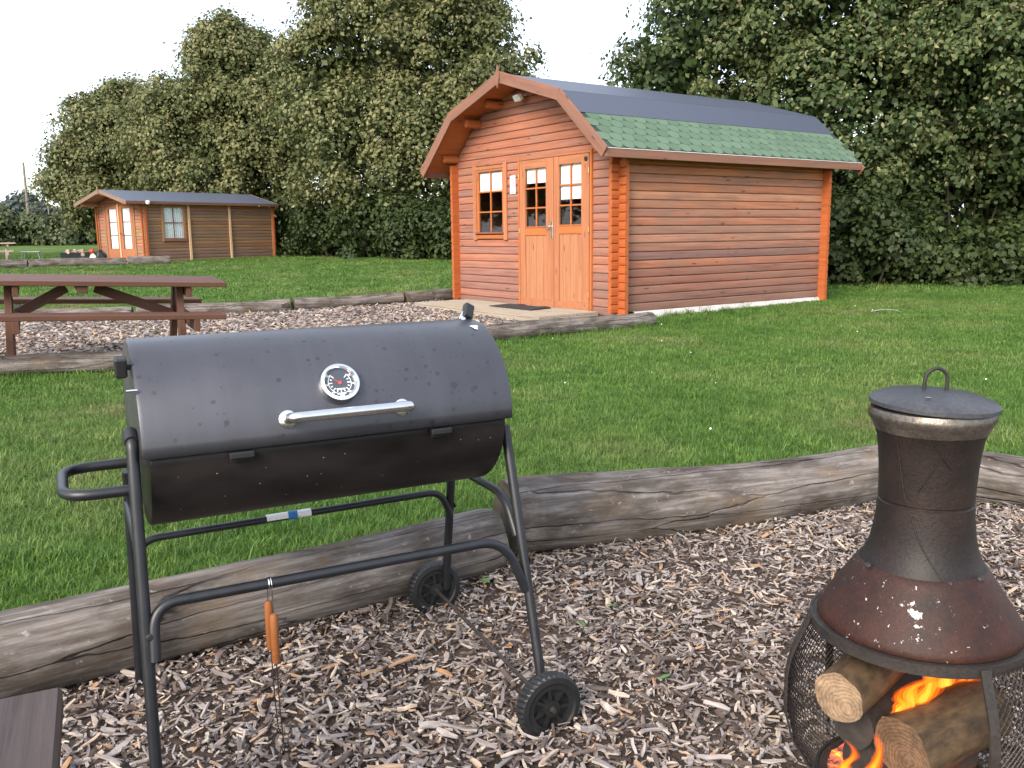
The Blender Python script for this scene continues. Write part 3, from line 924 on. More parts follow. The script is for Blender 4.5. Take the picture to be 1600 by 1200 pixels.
for y in (.36, 1.4, 2.4, 3.44):
    box('joist', (.96, .05, .10), M_deck, deck, (-.56, y, .122))
plank('fascia_board', (-1.03, .32, .145), (-1.03, 3.5, .145), .05, .022, M_deck, deck, (1, 0, 0))
plank('fascia_board', (-1.037, .32, .088), (-1.037, 3.5, .088), .052, .022, M_deck, deck, (1, 0, 0))
plank('fascia_board', (-1.02, .308, .13), (-.08, .308, .13), .08, .022, M_deck, deck, (0, 1, 0))
V, F = [], []
for j in range(8):
    for i in range(14):
        V.append((-.62 + .42 * j / 7, 1.05 + 1.0 * i / 13 + .1 * j / 7, .2035 + .012 * max(0, math.sin(i * .9)) * (j / 7)))
for j in range(7):
    for i in range(13): F.append((j * 14 + i, j * 14 + i + 1, (j + 1) * 14 + i + 1, (j + 1) * 14 + i))
mt = add('doormat', mesh_from('doormat', V, F, True), M_darkmat, None, (CK[0], CK[1], 0.004), (0, 0, CANG))
sm_ = mt.modifiers.new('thick', 'SOLIDIFY'); sm_.thickness = .008
tag(mt, 'thin black doormat lying on the timber deck', 'doormat')

# ------------------------------------------------------------------ small far cabin
sc = thing('summer_house', 'small brown log cabin with low pitched blue-grey felt roof', 'cabin', (SK[0], SK[1], 0), (0, 0, SANG))
SZB, SWT, SEZ, SEO, SAZ, SDF, SDB = .404, 2.386, 2.443, .22, 2.865, .70, .02
h2 = .1165
n2 = 17
rs = random.Random(5)
sWIN = (.70, 1.45, 1.20, 2.30)          # along the side (s)
sDOOR = (.62, 2.47, .42, 2.36)          # across the front (w)
brown = (.21, .12, .075)
for i in range(n2):
    z = SZB + i * h2
    c = tuple(x * rs.uniform(.8, 1.2) for x in lerp3(brown, (.28, .14, .075), i / n2))
    spans = [(-.1, SL + .1)]
    if z + h2 > sWIN[2] and z < sWIN[3]: spans = [(-.1, sWIN[0]), (sWIN[1], SL + .1)]
    for p, q in spans:
        add('wall_log', logmesh(p, p, q, q, h2, prot=(.1 if p < 0 else 0, .1 if q > SL else 0)), None, sc, (0, 0, z), (0, 0, 0), c)
    add('wall_log', logmesh(-.1, -.1, SL + .1, SL + .1, h2, prot=(.1, .1)), None, sc, (SL, SW, z), (0, 0, PI), c)
    c2 = tuple(x * rs.uniform(.85, 1.15) for x in lerp3((.31, .18, .115), (.36, .17, .085), i / n2))
    spans = [(-.1, SW + .1)]
    if z + h2 > sDOOR[2] and z < sDOOR[3]: spans = [(-.1, SW - sDOOR[1]), (SW - sDOOR[0], SW + .1)]
    for p, q in spans:
        add('wall_log', logmesh(p, p, q, q, h2, prot=(.1 if p < 0 else 0, .1 if q > SW else 0)), None, sc, (0, SW, z - .05), (0, 0, -PI / 2), c2)
    add('wall_log', logmesh(-.1, -.1, SW + .1, SW + .1, h2, prot=(.1, .1)), None, sc, (SL, 0, z - .05), (0, 0, PI / 2), c2)
for i in range(5):
    z = SZB + n2 * h2 - .05 + i * h2
    def hw(zz): return (SAZ - .06 - zz) / (SAZ - SEZ) * (SW / 2 + SEO)
    if hw(z + h2) < .05: break
    a, b_ = min(hw(z), SW / 2), min(hw(z + h2), SW / 2)
    for xx, yy, rz in ((0, SW, -PI / 2), (SL, 0, PI / 2)):
        add('wall_log', logmesh(SW / 2 - a, SW / 2 - b_, SW / 2 + a, SW / 2 + b_, h2), None, sc, (xx, yy, z), (0, 0, rz), (.34, .14, .065))
box('floor', (SL, SW, .04), M_interior, sc, (SL / 2, SW / 2, SZB - .03))
def sroof(w0, z0, w1, z1):
    nx, nz = (z0 - z1), (w1 - w0); l = math.hypot(nx, nz); nx /= l; nz /= l
    if nz < 0: nx, nz = -nx, -nz
    V = []
    for s in (-SDF, SL + SDB + .1):
        V += [(s, w0, z0), (s, w1, z1), (s, w0 + nx * .035, z0 + nz * .035), (s, w1 + nx * .035, z1 + nz * .035)]
    F = [(0, 1, 5, 4), (2, 6, 7, 3), (0, 4, 6, 2), (1, 3, 7, 5), (0, 2, 3, 1), (4, 5, 7, 6)]
    me = mesh_from('roof', V, F, False, [1, 0, 0, 0, 0, 0])
    bm = bmesh.new(); bm.from_mesh(me); bmesh.ops.recalc_face_normals(bm, faces=bm.faces[:]); bm.to_mesh(me); bm.free()
    return add('roof', me, [M_felt2, M_smalltrim], sc)
sroof(-SEO, SEZ - .02, SW / 2, SAZ - .02); sroof(SW + SEO, SEZ - .02, SW / 2, SAZ - .02)
for sgn in (-1, 1):
    wE = SW / 2 + sgn * (SW / 2 + SEO)
    plank('bargeboard', (-SDF - .014, wE, SEZ - .05), (-SDF - .014 - (.003 if sgn > 0 else 0), SW / 2, SAZ - .04), .13, .024, M_palebarge, sc, (1, 0, 0))
    plank('bargeboard', (SL + SDB + .114, wE, SEZ - .05), (SL + SDB + .114 + (.003 if sgn > 0 else 0), SW / 2, SAZ - .04), .13, .024, M_palebarge, sc, (1, 0, 0))
    plank('eaves_board', (-SDF, wE + sgn * .012, SEZ - .045), (SL + SDB + .1, wE + sgn * .012, SEZ - .045), .08, .022, M_sill, sc, (0, 1, 0))
box('finial', (.022, .07, .26), M_palebarge, sc, (-SDF - .04, SW / 2, SAZ - .02))
for w_ in (SW / 2, SW - .15, .15):
    zz = SAZ - .13 - abs(w_ - SW / 2) * (SAZ - SEZ) / (SW / 2 + SEO)
    box('purlin', (SDF - .05, .09, .13), M_smalltrim, sc, (-SDF / 2 + .02, w_, zz), b=.02)
for s_, m_ in ((1.66, M_batten), (3.33, M_batten)):
    plank('batten', (s_, -.045, .30), (s_, -.045, 2.41), .085, .04, m_, sc, (0, 1, 0))
plank('corner_post', (SL - .03, -.035, .40), (SL - .03, -.035, 2.40), .12, .03, M_smalltrim, sc, (0, 1, 0))
plank('corner_post', (.02, -.035, .42), (.02, -.035, 2.40), .14, .03, M_smalltrim, sc, (0, 1, 0))
plank('corner_post', (-.035, SW - .03, .40), (-.035, SW - .03, 2.40), .12, .03, M_smalltrim, sc, (1, 0, 0))
plank('corner_post', (-.035, .06, .42), (-.035, .06, 2.40), .12, .03, M_smalltrim, sc, (1, 0, 0))
plank('base_board', (.2, -.03, SZB - .02), (SL + .1, -.03, SZB - .03), .09, .03, M_barge, sc, (0, 1, 0))
# side window
w_ = box('window', (sWIN[1] - sWIN[0] + .16, .03, .09), M_smalltrim, sc, ((sWIN[0] + sWIN[1]) / 2, -.03, sWIN[3] + .01))
o_ = w_.location
for s_ in (sWIN[0] - .03, sWIN[1] + .03):
    plank('frame', (s_ - o_[0], -.03 - o_[1], sWIN[2] - .1 - o_[2]), (s_ - o_[0], -.03 - o_[1], sWIN[3] - .04 - o_[2]), .1, .032, M_smalltrim, w_, (0, 1, 0))
plank('sill', (sWIN[0] - .06 - o_[0], -.045 - o_[1], sWIN[2] - .03 - o_[2]), (sWIN[1] + .06 - o_[0], -.045 - o_[1], sWIN[2] - .03 - o_[2]), .11, .04, M_barge, w_, (0, 1, 0))
for i in range(2):
    for k in range(2):
        dx, dz = (sWIN[1] - sWIN[0]) / 2, (sWIN[3] - sWIN[2]) / 2
        box('pane', (dx - .004, .004, dz - .004), M_glass, w_, (sWIN[0] + dx * (i + .5) - o_[0], .0 - o_[1], sWIN[2] + dz * (k + .5) - o_[2]), b=0)
box('glazing_bar', (.03, .02, sWIN[3] - sWIN[2]), M_sill, w_, ((sWIN[0] + sWIN[1]) / 2 - o_[0], -.01 - o_[1], (sWIN[2] + sWIN[3]) / 2 - o_[2]), b=.002)
box('glazing_bar', (sWIN[1] - sWIN[0], .018, .03), M_sill, w_, ((sWIN[0] + sWIN[1]) / 2 - o_[0], -.012 - o_[1], (sWIN[2] + sWIN[3]) / 2 - o_[2]), b=.002)
def curtain(parent, axis, a, b_, z0, z1, at, org):
    V, F = [], []
    n = 40
    for i in range(n + 1):
        t = a + (b_ - a) * i / n
        d = .012 * math.sin(i * 1.5)
        for z in (z0, z1):
            p = (t, at + d, z) if axis == 'x' else (at + d, t, z)
            V.append((p[0] - org[0], p[1] - org[1], p[2] - org[2]))
    for i in range(n): F.append((2 * i, 2 * i + 2, 2 * i + 3, 2 * i + 1))
    add('curtain', mesh_from('curtain', V, F, True), M_curtain, parent)
curtain(w_, 'x', sWIN[0], sWIN[1], sWIN[2], sWIN[3], .025, o_)
# front double doors
for (y0, y1) in ((.66, 1.54), (1.56, 2.44)):
    dd = box('door', (.036, y1 - y0 - .01, .42), M_door, sc, (-.02, (y0 + y1) / 2, .66))
    oo = dd.location
    def L3(x, y, z): return (x - oo[0], y - oo[1], z - oo[2])
    for y in (y0 + .09, y1 - .09):
        plank('stile', L3(-.022, y, .44), L3(-.022, y, 2.36), .16, .036, M_door, dd, (1, 0, 0))
    plank('rail', L3(-.02, y0 + .17, 2.31), L3(-.02, y1 - .17, 2.31), .1, .034, M_door, dd, (1, 0, 0))
    glazed_under(dd, oo, 1, 3, y0 + .17, y1 - .17, .88, 2.26, -.005, M_sill)
    curtain(dd, 'y', y0 + .17, y1 - .17, .88, 2.26, .02, oo)
plank('cover_strip', (-.06, 1.55, .42), (-.06, 1.55, 2.40), .07, .03, M_batten, sc, (1, 0, 0))
tube('door_handle', [(-.05, 1.47, 1.40), (-.10, 1.47, 1.40), (-.10, 1.36, 1.40)], .012, M_iron, sc, 8)
for y in (.60, 2.50):
    plank('door_frame', (-.025, y, .42), (-.025, y, 2.40), .08, .04, M_smalltrim, sc, (1, 0, 0))
lamp = add('wall_lamp', lathem([(0, -.07), (.05, -.06), (.075, 0), (.05, .06), (0, .07)], 16), M_white, sc, (.02, -SEO - .06, SEZ - .03))
tube('lamp_bracket', [(0, 0, 0), (0, .12, -.02)], .02, M_white, lamp, 8)

# ------------------------------------------------------------------ picnic tables
def picnic_table(name, label, loc, rot, length, mat, end_in=(.5, .5), width=.78, h=.74, simple_=False):
    """origin on the ground below the near right corner of the top; X runs along the table, to the left is -X"""
    t = thing(name, label, 'picnic table', loc, rot)
    nb_ = 5
    for k in range(nb_):
        y = width * (k + .5) / nb_
        box('table_board', (length, width / nb_ - .006, .045), mat, t, (-length / 2, y, h - .0225), b=.005)
    for y in (-.30, width + .30):
        box('seat_board', (length - .16, .24, .045), mat, t, (-length / 2, y, .46), b=.005)
    for xe in (-end_in[0], -length + end_in[1]):
        plank('leg', (xe, -.02, -.02), (xe, width * .36, h - .05), .11, .06, mat, t, (1, 0, 0))
        plank('leg', (xe, width + .02, -.02), (xe, width * .64, h - .05), .11, .06, mat, t, (1, 0, 0))
        plank('seat_beam', (xe + .062, -.42, .385), (xe + .062, width + .42, .385), .11, .05, mat, t, (1, 0, 0))
        plank('top_beam', (xe + .062, .03, h - .095), (xe + .062, width - .03, h - .095), .09, .05, mat, t, (1, 0, 0))
        s = 1 if xe == -end_in[0] else -1
        plank('brace', (xe - s * .05, width / 2, .40), (-length / 2 + s * .12, width / 2, h - .09), .09, .05, mat, t, (0, 1, 0))
    box('centre_batten', (.09, width - .06, .06), mat, t, (-length / 2, width / 2, h - .075))
    return t
picnic_table('picnic_table', 'brown painted picnic table standing on bark behind the barbecue', (-2.77, 8.55, tz(8.6)), (R(2.5), R(2.5), R(28)), 2.5, M_table, end_in=(.40, .66))
picnic_table('picnic_table', 'pale weathered picnic table beside the far firewood box', (-16.5, 29.9, tz(30)), (0, 0, R(28)), 1.9, M_paletab, end_in=(.3, .3))

# dark brown bench whose end reaches into the foreground
bt = thing('bench', 'dark brown stained plank bench beside the barbecue leg', 'bench', (-.82, 1.43, tz(1.4)), (0, 0, R(-65)))
gz = .45 - tz(1.4)
# local X runs from the far end of the bench towards the viewer, local Y across
for k, y in enumerate((-.075, -.225)):
    me = boxm(1.5, .145, .042, .006)
    add('seat_board', me, M_bench, bt, (.75, y + .03, gz - .021))
for x in (.16, 1.34):
    for y in (-.02, -.22):
        plank('leg', (x, y, 0), (x, y, gz - .045), .08, .05, M_bench, bt, (0, 1, 0))
    plank('cross_beam', (x + .055, .02, gz - .09), (x + .055, -.26, gz - .09), .08, .045, M_bench, bt, (1, 0, 0))
plank('stretcher', (.2, -.12, .16), (1.3, -.12, .16), .07, .04, M_bench, bt, (0, 1, 0))

# ------------------------------------------------------------------ barbecue
BA = .472
bo = (-.150, 2.493, 0)
bq = thing('barrel_barbecue', 'black steel barrel barbecue on wheels with closed grey lid', 'barbecue', bo, (0, 0, BA))
XL, XR, BZC, BR, BRB = -.864, .045, .74, .240, .216
def half_drum(x0, x1, ry, rz, zc, sgn, n=28, th=.003, lip=0.0):
    bm = bmesh.new()
    ring = []
    for x in (x0, x1):
        a = []
        for k in range(n + 1):
            ang = PI * k / n
            a.append(bm.verts.new((x, -ry * math.cos(ang), zc + sgn * rz * math.sin(ang))))
        ring.append(a)
    for k in range(n):
        bm.faces.new((ring[0][k], ring[0][k + 1], ring[1][k + 1], ring[1][k]))
    bm.faces.new(ring[0]); bm.faces.new(ring[1])
    bmesh.ops.recalc_face_normals(bm, faces=bm.faces[:])
    ed = [e for e in bm.edges if abs(e.verts[0].co.x - e.verts[1].co.x) < 1e-6 and len(e.link_faces) == 2 and abs(e.verts[0].co.z - zc) + abs(e.verts[1].co.z - zc) > 1e-6]
    bmesh.ops.bevel(bm, geom=ed, offset=.008, segments=2, affect='EDGES', profile=.6)
    me = bm_mesh(bm, 'half_drum', auto=40)
    return me
lid = add('lid', half_drum(XL, XR, BR, BR, BZC, 1), M_lid, bq)
s_ = lid.modifiers.new('shell', 'SOLIDIFY'); s_.thickness = .004; s_.offset = 1
base = add('firebox', half_drum(XL + .012, XR - .012, .228, BRB, BZC + .004, -1), M_drum, bq)
s_ = base.modifiers.new('shell', 'SOLIDIFY'); s_.thickness = .004; s_.offset = -1
TR = .0135
# legs
tube('leg', fillet([(-.882, -.16, .786), (-.882, -.20, .775), (-.885, -.225, .66), (-.90, -.37, -.075)], .03), TR, M_tubem, bq)
tube('leg', [(-.878, .17, .62), (-.885, .29, -.03)], TR, M_tubem, bq)
tube('leg', [(.066, -.155, .70), (.066, -.365, -.0)], TR, M_tubem, bq)
tube('leg', [(.066, .17, .62), (.066, .235, .45), (.066, .30, .06)], TR, M_tubem, bq)
tube('leg_cap', [(-.882, -.155, .787), (-.882, -.20, .774)], TR + .0025, M_plastic, bq)
# rails
tube('front_rail', fillet([(-.878, -.305, .30), (-.872, -.272, .418), (.0, -.272, .420), (.058, -.285, .27)], .10, 10), TR * .95, M_tubem, bq)
rail = tube('rear_rail', fillet([(-.872, .235, .30), (-.86, .235, .408), (.03, .24, .415), (.066, .245, .33)], .06, 8), TR * .8, M_tubem, bq)
tube('side_rail', fillet([(.066, .215, .50), (.068, -.14, .50), (.068, -.215, .40)], .07, 8), TR * .9, M_tubem, bq)
tube('side_rail', fillet([(-.882, .195, .53), (-.884, -.16, .52), (-.888, -.24, .42)], .07, 8), TR * .9, M_tubem, bq)
tube('side_handle', fillet([(-.872, .10, .66), (-1.028, .10, .66), (-1.028, -.17, .66), (-.886, -.175, .66)], .075, 8), TR * .95, M_tubem, bq)
lab = tube('sticker', [(-.517, .2378, .4122), (-.387, .2383, .4128)], TR * .8 + .0012, M_white, bq, 14)
M_blue = simple('blue_print', (.02, .16, .42), 0.5, var=0.1)
tube('print', [(-.455, .238, .4125), (-.428, .2381, .4127)], TR * .8 + .002, M_blue, lab, 14)
for x, y, z in ((.066 + TR, -.262, .345), (-.885 - .0, -.285 - TR, .355), (.066 + TR, .245, .36)):
    add('bolt', lathem([(0, .006), (.006, .005), (.009, 0)], 10), M_iron, bq, (x, y, z), (PI / 2, 0, 0) if x < 0 else (0, PI / 2, 0))
# wheels: axis along local Y
def wheel_meshes():
    r, w = .09, .044
    seg = 72
    V, F = [], []
    prof = [(.064, -w / 2 + .004), (.07, -w / 2), (.084, -w / 2 + .002), (r, -w / 2 + .010), (r, w / 2 - .010), (.084, w / 2 - .002), (.07, w / 2), (.064, w / 2 - .004)]
    n = len(prof)
    for j in range(seg):
        a = 2 * PI * j / seg
        for i, (q, z) in enumerate(prof):
            rr = q
            if i in (3, 4) and (j + (i == 4)) % 2: rr -= .0045
            V.append((rr * math.cos(a), z, rr * math.sin(a)))
    for j in range(seg):
        j2 = (j + 1) % seg
        for i in range(n):
            i2 = (i + 1) % n
            F.append((j * n + i, j * n + i2, j2 * n + i2, j2 * n + i))
    bm = bmesh.new(); me = mesh_from('t', V, F); bm.from_mesh(me)
    tyre = bm_mesh(bm, 'tyre')
    bm = bmesh.new()
    def ringz(r0, r1, y0, y1):
        vs_ = []
        S = 48
        for (q, y) in ((r0, y0), (r1, y0), (r1, y1), (r0, y1)):
            vs_.append([bm.verts.new((q * math.cos(2 * PI * k / S), y, q * math.sin(2 * PI * k / S))) for k in range(S)])
        for a in range(4):
            b_ = (a + 1) % 4
            for k in range(S):
                k2 = (k + 1) % S
                bm.faces.new((vs_[a][k], vs_[a][k2], vs_[b_][k2], vs_[b_][k]))
    ringz(.052, .066, -.018, .018)
    ringz(.008, .022, -.022, .022)
    ringz(.021, .053, -.002, .004)
    for k in range(7):
        a = 2 * PI * k / 7 + .2
        m_ = Matrix.Rotation(-a, 4, 'Y') @ Matrix.Translation((.037, -.004, 0)) @ Matrix.Diagonal((.036, .022, .009, 1))
        bmesh.ops.create_cube(bm, size=1, matrix=m_)
    rim = bm_mesh(bm, 'rim', auto=40)
    bm = bmesh.new()
    m_ = Matrix.Rotation(PI / 2, 4, 'X')
    bmesh.ops.create_cone(bm, cap_ends=True, segments=20, radius1=.009, radius2=.006, depth=.012, matrix=Matrix.Translation((0, -.026, 0)) @ m_)
    cap = bm_mesh(bm, 'cap')
    return tyre, rim, cap
TY, RI, CP = wheel_meshes()
for m_, mt_ in ((TY, M_plastic), (RI, M_plastic), (CP, M_iron)): m_.materials.append(mt_)
for (x, y, z) in ((.042, -.435, .012), (.03, .315, .064)):
    w_o = add('wheel', RI, None, bq, (x, y, z), (0, .3, 0))
    add('tyre', TY, None, w_o)
    add('hub_cap', CP, None, w_o)
tube('axle', [(.042, -.455, .012), (.03, .33, .064)], .0055, M_iron, bq, 8)
# lid fittings
def on_lid(x, z, out=0.0):
    y = -math.sqrt(BR ** 2 - (z - BZC) ** 2)
    n_ = Vector((0, y, z - BZC)).normalized()
    return Vector((x, y, z)) + n_ * (out + .004), n_
p, n_ = on_lid(-.412, .862)
q_ = Vector((0, 0, 1)).rotation_difference(n_).to_euler()
th = add('thermometer', lathem([(.0, .0), (.050, .0), (.051, .010), (.047, .021), (.040, .024), (.036, .019), (.035, .013)], 40), M_chrome, bq, p, q_)
M_dial = simple('dark_dial', (.03, .034, .05), 0.4, var=0.1)
M_red = simple('red_needle', (.5, .03, .03), 0.5, var=0.1)
add('dial', lathem([(.0, .013), (.036, .013)], 32), M_dial, th)
bm = bmesh.new()
for k in range(13):
    a = R(-225 + 270 * k / 12)
    m_ = Matrix.Rotation(a, 4, 'Z') @ Matrix.Translation((.0225, 0, .0138)) @ Matrix.Diagonal((.008 if k % 2 == 0 else .005, .0022, .0006, 1))
    bmesh.ops.create_cube(bm, size=1, matrix=m_)
for k in range(40):
    a = R(-225 + 270 * k / 39)
    m_ = Matrix.Rotation(a, 4, 'Z') @ Matrix.Translation((.028, 0, .0138)) @ Matrix.Diagonal((.0012, .0036, .0006, 1))
    bmesh.ops.create_cube(bm, size=1, matrix=m_)
for k in range(7):       # little printed figures round the edge and under the centre
    a = R(-215 + 250 * k / 6)
    for d_ in (-.0035, .0005, .0045):
        m_ = Matrix.Translation((.0325 * math.cos(a) + d_, .0325 * math.sin(a), .0138)) @ Matrix.Diagonal((.0022, .0042, .0006, 1))
        bmesh.ops.create_cube(bm, size=1, matrix=m_)
for y in (-.016, -.028):
    for d_ in range(-4, 5):
        m_ = Matrix.Translation((d_ * .0024, y, .0138)) @ Matrix.Diagonal((.0016, .004, .0006, 1))
        bmesh.ops.create_cube(bm, size=1, matrix=m_)
add('dial_marks', bm_mesh(bm, 'dial_marks'), M_plaque, th)
box('needle', (.024, .0016, .001), M_red, th, (-.006, .004, .0148), (0, 0, R(140)), b=0)
add('needle_hub', lathem([(0, .0165), (.004, .0165), (.005, .0138)], 12), M_red, th)
add('dial_glass', lathem([(0, .0185), (.0355, .0185)], 32), M_glass, th)
pa, n_ = on_lid(-.545, .797); pb, _ = on_lid(-.262, .797)
q_ = Vector((0, 0, 1)).rotation_difference(n_).to_euler()
hb = tube('lid_handle', fillet([pa, pa + n_ * .052, pb + n_ * .052 + Vector((.012, 0, 0)), pb + Vector((.0, 0, 0))], .022, 8), .0125, M_steel, bq, 16)
for pp in (pa, pb):
    add('washer', lathem([(0, .0), (.021, .0), (.021, .004), (.014, .007), (0, .007)], 24), M_chrome, hb, pp, q_)
for x in (-.655, -.16):
    c_ = box('lid_catch', (.055, .02, .014), M_plastic, bq, (x, -.243, .728), b=.002)
    box('catch_plate', (.05, .004, .022), M_drum, c_, (0, .008, -.006), b=.001)
k_ = box('vent_knob', (.026, .032, .046), M_plastic, bq, (-.888, -.13, .935), (R(12), 0, 0), b=.004)
box('knob_stem', (.022, .014, .014), M_plastic, k_, (.018, 0, 0), b=.001)
tube('damper_pin', [(-.885, -.20, .89), (-.862, -.20, .89)], .003, M_chrome, bq, 8)
k_ = box('lid_stop', (.030, .022, .046), M_plastic, bq, (.036, .012, 1.004), (R(-30), R(28), 0), b=.004)
box('stop_tab', (.018, .006, .03), M_chrome, k_, (-.012, 0, -.024), (0, R(15), 0), b=.001)
p, n_ = on_lid(.012, .965)
V, F = [], []
for k in range(14):
    a = 2 * PI * k / 14
    r_ = .009 * (1 + .35 * math.sin(3 * a) + .15 * math.sin(5 * a + 1))
    V.append((r_ * math.cos(a), 1.25 * r_ * math.sin(a), .0012))
V.append((0, 0, .002))
for k in range(14): F.append((k, (k + 1) % 14, 14))
add('bird_dropping', mesh_from('splash', V, F), M_plaque, bq, p, Vector((0, 0, 1)).rotation_difference(n_).to_euler())

# toasting forks hung on the front rail
def bw(x, y, z):
    return Vector((bo[0] + x * math.cos(BA) - y * math.sin(BA), bo[1] + x * math.sin(BA) + y * math.cos(BA), z))
for (dx, dy, dz, lab_) in ((-.004, -.0148, .0, 'toasting fork with orange wood handle hung in front on the barbecue rail'), (-.009, .0148, .022, 'toasting fork with orange wood handle hung behind its twin on the rail')):
    fx, fy, fz = -.610 + dx, -.272 + dy, dz
    t_ = thing('toasting_fork', lab_, 'toasting fork', bw(fx, fy, .0 + fz), (0, 0, BA), 'toasting forks on the rail')
    tube('handle', [(0, 0, .225), (0, 0, .23), (0, 0, .34), (0, 0, .347)], [.0075, .0095, .0095, .007], M_handlewood, t_, 14)
    tube('hook', fillet([(0, 0, .345), (0, 0, .425 - fz), (0, -dy, .4365 - fz), (0, -dy * 2.0, .425 - fz), (0, -dy * 2.0, .402 - fz)], .012), .0016, M_chrome, t_, 6)
    rod_ = tube('shaft', [(0, 0, .23), (.002, .0, .10), (.006, 0, .02)], .0016, M_iron, t_, 6)
    tube('prong', [(.006, 0, .02), (.016, 0, -.005), (.018, 0, -.05)], .0014, M_iron, t_, 6)
    tube('prong', [(.006, 0, .02), (-.004, 0, -.005), (-.006, 0, -.05)], .0014, M_iron, t_, 6)

# ------------------------------------------------------------------ chiminea
CX, CY = .832, 1.72
ch = thing('chiminea', 'rusty cast iron chiminea with wire mesh fire bowl and lid', 'chiminea', (CX, CY, 0))
lid_o = add('lid', lathem([(0, .026), (.05, .0235), (.09, .017), (.112, .009), (.1195, .002), (.1195, -.006), (.113, -.009), (0, -.009)], 64), M_ironlid, ch, (0.003, 0, .882), (R(1), R(2.2), 0))
tube('handle', catmull([(-.022, 0, .022), (-.022, 0, .045), (-.017, 0, .06), (0, 0, .068), (.017, 0, .06), (.022, 0, .045), (.022, 0, .022)], 4), .0038, M_iron, lid_o, 10)
V, F = [], []
for k in range(10):
    a = 2 * PI * k / 10; V.append((.006 * math.cos(a), .004 * math.sin(a), 0))
add('white_splash', mesh_from('s', V, [tuple(range(10))]), M_plaque, lid_o, (-.045, -.068, .0225), (R(-6), R(4), 0))
add('rim', lathem([(.104, .873), (.113, .871), (.1175, .862), (.117, .853), (.1125, .846), (.108, .838), (.104, .828)], 64), M_collar, ch)
flue = add('flue', lathem([(.1045, .832), (.0985, .812), (.0945, .785), (.0915, .75), (.0900, .715), (.0895, .688), (.0875, .686), (.0875, .683), (.0905, .681), (.0918, .655), (.096, .62), (.102, .59), (.112, .566), (.120, .553), (.1215, .548), (.117, .546)], 64), M_flue, ch)
# raised vine lines on the flue
def onflue(z, a):
    r = np.interp(z, [.553, .566, .59, .62, .655, .69, .75, .785, .812, .83], [.121, .113, .103, .097, .0925, .0905, .0925, .0955, .0995, .105])
    return Vector((r * math.cos(a), r * math.sin(a), z))
for z0, z1, a0, a1 in ((.81, .69, -150, -138), (.825, .77, -112, -90), (.67, .555, -130, -95), (.81, .72, -100, -125)):
    pts = [onflue(z0 + (z1 - z0) * t / 10, R(a0 + (a1 - a0) * (t / 10) ** 1.3)) for t in range(11)]
    tube('relief_line', pts, .0016, M_flue, flue, 6)
hood = add('hood', lathem([(.116, .556), (.122, .553), (.130, .541), (.143, .522), (.158, .499), (.173, .476), (.186, .456), (.194, .442), (.197, .433), (.196, .427), (.190, .424)], 72), M_hood, ch)
for a in (-165, -60, 40):
    add('bolt', lathem([(0, .004), (.005, .003), (.007, 0)], 10), M_iron, hood, (.127 * math.cos(R(a)), .127 * math.sin(R(a)), .557), (0, R(50), R(a)))
def bowl_r(z): return float(np.interp(z, [0.0, .05, .136, .20, .28, .318, .34, .382, .41, .44], [.10, .178, .2325, .249, .250, .245, .239, .222, .211, .203]))
# ring and straps
def band(r, z0, z1, th_=.004, a0=0, a1=2 * PI, seg=72):
    return lathem([(r - th_ / 2, z0), (r + th_ / 2, z0), (r + th_ / 2, z1), (r - th_ / 2, z1), (r - th_ / 2, z0)], seg, 35, a0, a1)
add('top_ring', band(.2085, .404, .426, .006), M_iron, ch)
add('top_ring', lathem([(.184, .4245), (.2055, .4245), (.2055, .4205), (.184, .4205), (.184, .4245)], 72), M_iron, ch)
add('base_ring', band(bowl_r(.055), .045, .065, .005), M_iron, ch)
def strap(ang, z0=.05, z1=.422, wdt=.02):
    pts = [(bowl_r(z) + .003, z) for z in np.linspace(z0, z1, 22)]
    V, F = [], []
    c, s = math.cos(ang), math.sin(ang)
    for (r, z) in pts:
        for (dr, dw) in ((0, -wdt / 2), (.005, -wdt / 2), (.005, wdt / 2), (0, wdt / 2)):
            V.append(((r + dr) * c - dw * s, (r + dr) * s + dw * c, z))
    n = len(pts)
    for i in range(n - 1):
        for k in range(4):
            k2 = (k + 1) % 4
            F.append((i * 4 + k, (i + 1) * 4 + k, (i + 1) * 4 + k2, i * 4 + k2))
    F += [(0, 1, 2, 3), ((n - 1) * 4 + 3, (n - 1) * 4 + 2, (n - 1) * 4 + 1, (n - 1) * 4)]
    add('strap', mesh_from('strap', V, F), M_iron, ch)
OP0, OP1 = R(-190), R(-82)
for a in (OP0, OP1, R(-20), R(50), R(110)): strap(a)
# expanded-metal mesh
bm = bmesh.new()
NA, zs = 112, np.linspace(.05, .415, 49)
grid = {}
def gv(i, j):
    i %= NA * 2
    if (i, j) not in grid:
        a = PI * i / NA
        r = bowl_r(zs[j])
        grid[(i, j)] = bm.verts.new((r * math.cos(a), r * math.sin(a), zs[j]))
    return grid[(i, j)]
for j in range(0, len(zs) - 2):
    for i in range(j % 2, NA * 2, 2):
        a = (PI * (i) / NA)
        a = a - 2 * PI if a > PI else a
        aa = a if a < R(170) else a - 2 * PI
        z = zs[j + 1]
        if OP0 < aa < OP1 and .06 < z: continue
        try: bm.faces.new((gv(i, j), gv(i + 1, j + 1), gv(i, j + 2), gv(i - 1, j + 1)))
        except ValueError: pass
me = bm_mesh(bm, 'mesh_guard')
mg = add('mesh_guard', me, M_iron, ch)
wf = mg.modifiers.new('wire', 'WIREFRAME'); wf.thickness = .0032; wf.use_even_offset = False
add('fire_pan', lathem([(0, .05), (.17, .055), (.178, .06), (.178, .045), (.12, .02), (0, .01)], 48), M_iron, ch)
